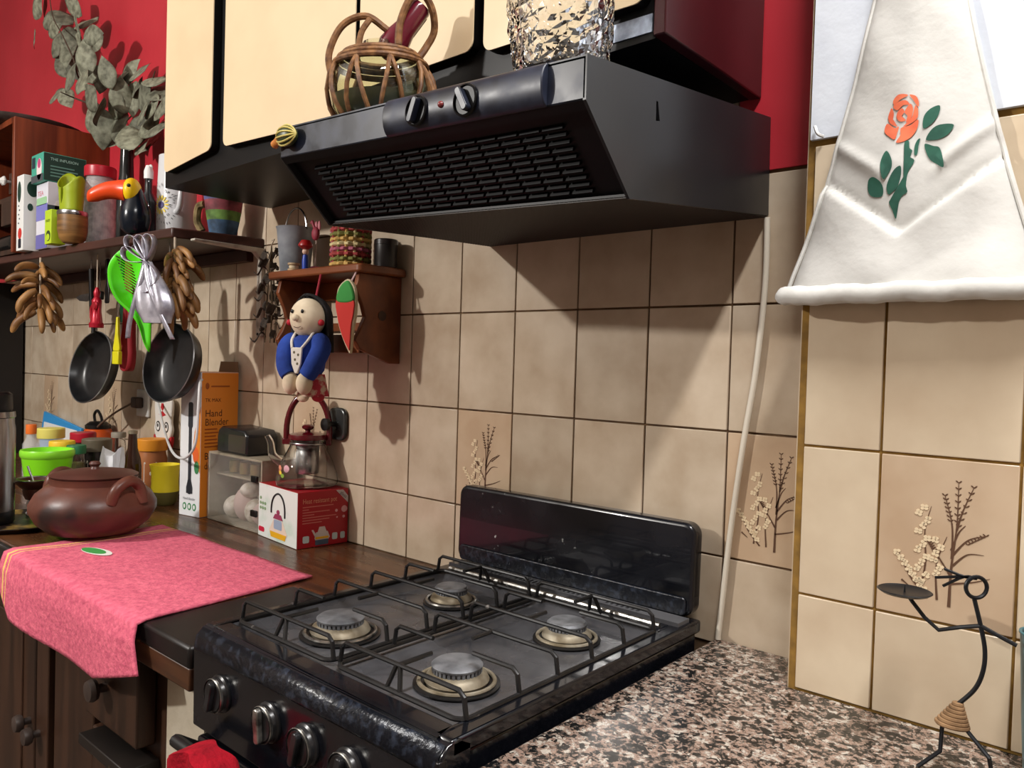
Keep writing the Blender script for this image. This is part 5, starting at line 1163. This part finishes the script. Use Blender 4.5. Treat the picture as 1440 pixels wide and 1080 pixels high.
for z in (.086,.094,.101): MB().tube([((rad(z)+.0045)*math.cos(2*PI*k/36),(rad(z)+.0045)*math.sin(2*PI*k/36),z) for k in range(36)], .0046, 8, closed=True).build('wicker_ring', WIC, t)
for k in range(9):
    a_ = 2*PI*k/9+.2
    for da in (-.26,.26):
        P = [((rad(z)+.0042)*math.cos(a_+da*(1-z/.088)),(rad(z)+.0042)*math.sin(a_+da*(1-z/.088)),z) for z in [.004+.084*i/8 for i in range(9)]]
        MB().tube(P, .0035, 7).build('wicker_strand', WIC, t)
cr_ = RX.normalized(); cr_ = Vector((cr_.x,cr_.y,0)).normalized()
def loop(pts, r_): MB().tube(curve([cr_*a_+Vector((0,0,b_))+Vector((.654,-.756,0))*c_ for a_, b_, c_ in pts],7), r_, 9).build('wicker_handle', WIC, t)
loop([(-.07,.06,.01),(-.076,.1,.01),(-.055,.142,.01),(-.02,.156,.01),(.008,.14,.008),(.026,.125,.0)], .0052)
loop([(-.03,.104,.02),(-.024,.13,.02),(-.012,.15,.015)], .0045)
loop([(.03,.112,.02),(.034,.145,.02),(.05,.178,.02),(.066,.186,.015),(.08,.166,.01),(.082,.138,.0),(.07,.115,.0),(.058,.095,.01)], .0055)
loop([(.05,.1,.02),(.07,.07,.02),(.085,.03,.02)], .005)
ax = (cr_*.62+Vector((0,0,.78))).normalized(); Mx = Matrix.Translation(cr_*.004+Vector((0,0,.098))) @ ax.to_track_quat('Z','Y').to_matrix().to_4x4()
sp_ = MB().lathe([(.004,0),(.017,.006),(.022,.022),(.02,.04),(.0165,.055),(.0165,.092),(.014,.097),(.0005,.098)], 24, cap1=False, M=Mx).build('burgundy_stopper', flat('burgundy', 96,22,38,.2,coat=.5), t)
o = MB(); oncyl(o, rrect(.013,.034,.002,2,-.0065,-.017), .0172, math.radians(-60), .07)
for i_, v_ in enumerate(o.v): o.v[i_] = Mx @ v_
o.build('gold_label', flat('gold_label', 176,140,80,.4), sp_, smooth=0)
x, y, r = .700, -.392, .0605
t = thing('crystal_vase', 'thick crackled clear glass vase on the extractor hood', 'vase', (x,y,hoodz(x,y)+.0015)); t.rotation_euler = TILT
r3 = random.Random(5); mb = MB(); n_, m_ = 40, 26; HV = .2
rowsv = []
for j in range(m_+1):
    f_ = j/m_; base = r*(.86+.22*math.sin(PI*min(1,f_*.9+.05))*1.0)
    for k in range(n_):
        a_ = 2*PI*k/n_+(.5*(j%2))*2*PI/n_; rr = base+r3.uniform(-.0022,.0022)*(1 if 0 < j < m_ else 0); mb.v.append(Vector((rr*math.cos(a_), rr*math.sin(a_), HV*f_)))
for j in range(m_):
    for k in range(n_):
        a_, b_, c_, d_ = j*n_+k, j*n_+(k+1)%n_, (j+1)*n_+(k+1)%n_, (j+1)*n_+k
        mb.f += [(a_,b_,c_),(a_,c_,d_)]
o0_ = len(mb.v)
inner = [(r*.8,HV),(r*.84,HV*.6),(r*.78,.014),(.0006,.014)]
for rr, z in inner:
    for k in range(n_): a_ = 2*PI*k/n_+(.5*(m_%2))*2*PI/n_; mb.v.append(Vector((rr*math.cos(a_),rr*math.sin(a_),z)))
for k in range(n_): mb.f.append((m_*n_+k, m_*n_+(k+1)%n_, o0_+(k+1)%n_, o0_+k))
for j in range(len(inner)-1):
    for k in range(n_): mb.f.append((o0_+j*n_+k, o0_+j*n_+(k+1)%n_, o0_+(j+1)*n_+(k+1)%n_, o0_+(j+1)*n_+k))
mb.f.append(tuple(range(n_-1,-1,-1)))
mb.build('crackled_glass', GLASS, t, smooth=0, merge=False)
MB().lathe([(r*.86+.004,HV-.004),(r*.87+.006,HV),(r*.86+.004,HV+.004),(r*.8,HV+.003)], 40, cap0=False, cap1=False).build('rim', GLASS, t)
for i_, (px, py, pts) in enumerate(((690,100,[(0,0),(.03,-.008),(.034,.0),(.006,.012)]),(612,98,[(0,0),(.02,-.004),(.022,.004)]))):
    y = -.335; p_ = at(px, py, y=y)
    zz = hoodz(p_.x, y)+.001
    o = MB().prism(pts, (0,0,0), FX, (0,1,.1), (0,0,.0006)).build('paper_scrap', WHITE, None, smooth=0, loc=(p_.x,y,zz), rot=(TILT[0]*.0,TILT[1],0))
    tag(o, 'torn white paper scrap on the hood %s' % ('behind the right dial' if i_ == 0 else 'beside the wicker carafe'), 'paper')
pg = at(404,195,y=-.487)
t = thing('gourd_ornament', 'tiny orange and green striped gourd ornament stuck on the hood corner', 'ornament', (pg.x,pg.y,pg.z))
Mx = Matrix.Rotation(-1.2,4,'Y')
MB().ell((.006,-.004,.002), (.022,.012,.0155), 24, 14).build('gourd_body', flat('gourd_green', 56,66,36,.4), t)
for k in range(6):
    a_ = -1.2+k*.48; P = [Vector((.006+.0228*math.cos(t_), -.004-.0128*math.sin(t_)*math.cos(a_), .002+.0162*math.sin(t_)*math.sin(a_))) for t_ in [PI*i/10 for i in range(11)]]
    MB().tube(P, .0014, 6).build('pale_stripe', flat('gourd_stripe', 206,190,110,.4), t)
MB().tube(curve([(-.012,-.003,.0),(-.022,-.003,-.002),(-.034,-.001,-.005)],4), [.0085,.0085,.008,.007,.006,.006,.0062,.0066,.005], 10).build('orange_neck', flat('gourd_orange', 206,130,60,.4), t)

# ------------------------------------------------------------------ cable by the pillar
P = curve([at(px,py,y=yy) for px, py, yy in ((1079,306,-.006),(1076,400,-.007),(1063,520,-.008),(1046,620,-.009),(1027,750,-.009),(1017,835,-.009),(1010,893,-.009))],8)
P.append(Vector((P[-1].x,P[-1].y,.912)))
tag(MB().tube(P, .0047, 10).build('white_cable', flat('cable_white', 214,206,190,.45)), 'white cable running down the tiles from the hood to the granite', 'cable')

# ------------------------------------------------------------------ rose bag on the pillar
FAB = mat('white_canvas', S(208,207,202), S(196,195,190), rough=.9, scale=12, bump=.25, bscale=70)
BZ0, BZ1 = 1.428, 1.96
def halfw(z): d = z-BZ0; return max(.03, .147-.33*d+.19*d*d)
BXC = 1.031
def bagy(x, z):
    e = min(1, abs(x-BXC)/halfw(z)); f_ = (z-BZ0)/(BZ1-BZ0)
    th = (.014+.016*math.exp(-((z-BZ0-.01)/.05)**2)+.006*(1-f_))*math.sqrt(max(0,1-e**4))
    zv = 1.507+.76*abs(x-BXC+.005)                         # stitched V fold of the pocket
    d = z-zv
    th += .011/(1+math.exp(max(-40,min(40,d/.0016))))*math.sqrt(max(0,1-e**4))-.004*math.exp(-(d/.012)**2)*(1 if d > 0 else 0)
    th += .005*math.exp(-((z-1.562-.76*abs(x-BXC))/.009)**2)*min(1,max(0,(abs(x-BXC)-.02)/.02))
    th += .0025*math.sin(38*(x-BXC)+9*z)*f_+.0012*math.sin(60*x+50*z)
    return -.110-.003-th
bg_ = thing('canvas_bag', 'white canvas hanging bag with a painted orange rose on the pillar', 'bag', (BXC,-.112,BZ0))
BO = Vector((BXC,-.112,BZ0))
def front(u, v):
    z = BZ0+(BZ1-BZ0)*v; hw = halfw(z); x = BXC+(2*u-1)*hw; return Vector((x,bagy(x,z),z))-BO
def back(u, v):
    z = BZ0+(BZ1-BZ0)*v; hw = halfw(z); x = BXC+(2*u-1)*hw; return Vector((x,-.1105,z))-BO
mb = MB().grid(front, 72, 110); mb.grid(back, 72, 110)
n_ = 73*111
mb.f += [(k, k+1, n_+k+1, n_+k) for k in range(72)]+[(110*73+k, 110*73+k+1, n_+110*73+k+1, n_+110*73+k) for k in range(72)]+[(j*73, (j+1)*73, n_+(j+1)*73, n_+j*73) for j in range(110)]+[(j*73+72, (j+1)*73+72, n_+(j+1)*73+72, n_+j*73+72) for j in range(110)]
mb.build('canvas', FAB, bg_, smooth=60)
P = [Vector((BXC+(2*k/60-1)*.15, bagy(BXC+(2*k/60-1)*.13,BZ0+.008)+.004, BZ0+.008+.001*math.sin(k*.45)))-BO for k in range(61)]
MB().tube(P, [(.0125+.0005*math.sin(k*1.3))*min(1,.55+min(k,60-k)/4) for k in range(61)], 10).build('rolled_hem', FAB, bg_)
for sg in (-1,1):
    P = [Vector((BXC+sg*halfw(z), bagy(BXC+sg*halfw(z)*.96,z)+.002, z))-BO for z in [BZ0+.01+(BZ1-BZ0-.01)*k/40 for k in range(41)]]
    MB().tube(P, .0028, 7).build('side_seam', FAB, bg_)
def dab(nm, ma, pts, lift=.0012, n=5):
    P = [(p_.x,p_.y) for p_ in curve([(a_,b_,0) for a_, b_ in pts], n, True)]
    W3 = []
    for a_, b_ in P:
        v_ = at(a_, b_, y=-.128); v_ = at(a_, b_, y=bagy(v_.x, v_.z)-lift); W3.append(v_-BO)
    c_ = sum(W3, Vector())/len(W3); yy = bagy(c_.x+BXC, c_.z+BZ0)-lift+.112
    mb = MB(); k = len(W3); ring = [W3[i].lerp(c_, .5) for i in range(k)]
    for v_ in ring: v_.y = bagy(v_.x+BXC, v_.z+BZ0)-lift+.112
    c_.y = yy
    mb.add([c_]+ring+W3, [(0,1+i,1+(i+1)%k) for i in range(k)]+[(1+i,1+k+i,1+k+(i+1)%k,1+(i+1)%k) for i in range(k)])
    return mb.build(nm, ma, bg_, smooth=80)
RO = mat('rose_paint', S(228,118,82), S(214,98,66), rough=.85, scale=60); GL = mat('leaf_paint', S(44,96,78), S(34,78,64), rough=.85, scale=60)
for pts in ([(1256,142),(1262,134),(1270,132),(1277,134),(1266,140),(1258,148)], [(1279,133),(1288,135),(1292,143),(1291,150),(1284,140)], [(1256,150),(1264,143),(1274,141),(1279,147),(1270,148),(1262,155)],
            [(1262,158),(1268,152),(1272,157),(1268,164),(1274,169),(1266,171),(1261,166)], [(1276,150),(1281,146),(1284,154),(1281,166),(1274,172),(1276,163),(1272,158)], [(1287,148),(1291,154),(1290,166),(1280,174),(1270,178),(1280,168),(1285,158)],
            [(1251,158),(1254,152),(1257,160),(1256,170),(1262,178),(1252,174),(1249,166)], [(1245,178),(1249,174),(1258,180),(1264,178),(1262,186),(1258,196),(1250,192),(1244,186)], [(1267,180),(1280,176),(1291,168),(1290,180),(1282,192),(1270,199),(1260,200),(1266,190)]): dab('rose_petal', RO, pts)
for pts in ([(1298,180),(1299,164),(1308,153),(1321,148),(1321,158),(1314,170),(1305,178)], [(1302,196),(1310,182),(1322,175),(1341,175),(1334,188),(1322,195),(1312,197)], [(1300,203),(1312,205),(1322,209),(1327,234),(1316,230),(1306,222)],
            [(1239,246),(1238,228),(1246,212),(1253,222),(1254,234),(1249,244),(1243,252)], [(1249,273),(1247,260),(1256,240),(1266,233),(1267,246),(1262,262),(1255,270)], [(1221,254),(1228,249),(1238,256),(1242,266),(1240,276),(1228,277),(1221,270)],
            [(1286,218),(1286,206),(1290,197),(1294,195),(1292,204),(1290,216)]): dab('rose_leaf', GL, pts)
dab('rose_stem', GL, [(1272,200),(1278,198),(1279,208),(1283,212),(1279,220),(1286,226),(1277,242),(1274,262),(1276,270),(1268,276),(1263,288),(1260,308),(1255,296),(1250,284),(1258,282),(1266,268),(1270,250),(1276,226),(1272,212)], n=3)
MB().tube(curve([at(1146,178,y=-.115)-BO, at(1150,188,y=-.12)-BO, at(1158,192,y=-.114)-BO],5), .0022, 6).build('peg', flat('peg_white', 206,206,204), bg_)

# ------------------------------------------------------------------ wire figure candle holder, cup
fg = thing('wire_candle_figure', 'black wire running figure holding a flat candle plate on the granite', 'candle holder', (1.11,-.2,.91))
FO = Vector((1.11,-.2,.91))
FI = flat('wrought_black', 22,24,28,.4, metal=.3)
def F(px, py, y=-.2): return at(px, py, y=y)-FO
rw = .0023
MB().tube(curve([F(1370,842),F(1379,880),F(1385,915),F(1382,945),F(1370,970),F(1345,992)],6), rw, 8).build('spine', FI, fg)
hc_ = F(1373,826); MB().tube([hc_+RX*(.0112*math.cos(2*PI*k/24))+UPV*(.0112*math.sin(2*PI*k/24)) for k in range(24)], rw*.95, 8, closed=True).build('head_ring', FI, fg)
for a_, b_ in ((1315,812),(1328,800),(1326,824)): MB().tube(curve([F(1374,814),F(1356,811),F(a_,b_)],4), rw*.7, 6).build('hair_wire', FI, fg)
MB().tube([F(1277,837),F(1283,846),F(1300,868),F(1320,886),F(1350,882),F(1379,880)], rw, 8).build('arm', FI, fg); MB().tube([F(1379,880),F(1402,893),F(1430,908)], rw, 8).build('arm', FI, fg)
pc_ = F(1272,834)
pl_ = MB().lathe([(.0005,0),(.024,.0),(.0285,.003),(.027,.0038),(.023,.0015),(.0005,.0015)], 36, pc_, cap0=False, cap1=False).build('candle_plate', FI, fg); MB().lathe([(.0012,.001),(.0003,.010)], 8, pc_).build('spike', FI, pl_)
ROPE = mat('jute_wrap', S(150,118,84), S(104,78,52), rough=.9, scale=50, bump=.5)
for k in range(7):
    f_ = k/6; ce = F(1347-8*f_, 990+28*f_); rr = .0035+.0115*f_
    MB().tube([ce+Vector((rr*math.cos(2*PI*i/20),rr*.7*math.sin(2*PI*i/20),0)) for i in range(20)], .0026, 7, closed=True).build('rope_turn', ROPE, fg)
fl_ = at(1290,1078,z=.9125)-FO; fr_ = at(1396,1096,z=.9125)-FO
MB().tube([F(1340,1005),F(1325,1020,-.203),F(1322,1056,-.21),fl_], rw, 8).build('leg', FI, fg); MB().tube([F(1345,1005),F(1357,1024,-.2),F(1391,1066,-.215),fr_], rw, 8).build('leg', FI, fg)
t = thing('teal_tumbler', 'teal plastic tumbler standing beside the wire figure', 'tumbler', (1.194,-.155,.9105))
MB().lathe([(.017,0),(.018,.004),(.0215,.06),(.026,.155),(.024,.155),(.0195,.06),(.016,.006),(.0005,.006)], 32, cap1=False).build('tumbler_wall', flat('teal_plastic', 84,112,118,.3), t); MB().tube([(.0258*math.cos(2*PI*k/32),.0258*math.sin(2*PI*k/32),.155) for k in range(32)], .0016, 6, closed=True).build('rim', flat('teal_rim', 60,104,112,.3), t)

# ------------------------------------------------------------------ red knitted pot cloth on the oven handle
t = thing('red_knit_cloth', 'red knitted cloth hanging over the oven handle', 'cloth', (.372,-.645,.838))
KR = mat('red_knit', S(166,16,34), S(128,10,26), rough=.95, scale=30, bump=1, bscale=110, spec=.2)
def knit(u, v):
    a_ = -1+2*u; th_ = v
    if th_ < .5: y = -.014-.022*math.sin(PI*min(1,th_*2.2)*.5); z = -.30+.30*th_*2
    else: y = -.036+.062*(th_-.5)*2; z = .0-.18*max(0,(th_-.8)/.2)
    arch = .026*(1-a_*a_)
    return Vector((a_*.062*(1+.05*math.sin(9*v)), y+.004*math.sin(7*a_+5*v), z-.03+arch*(1 if .3 < v < .85 else .6)))
MB().grid(knit, 24, 50).build('knit', KR, t, solid=.008, smooth=80)
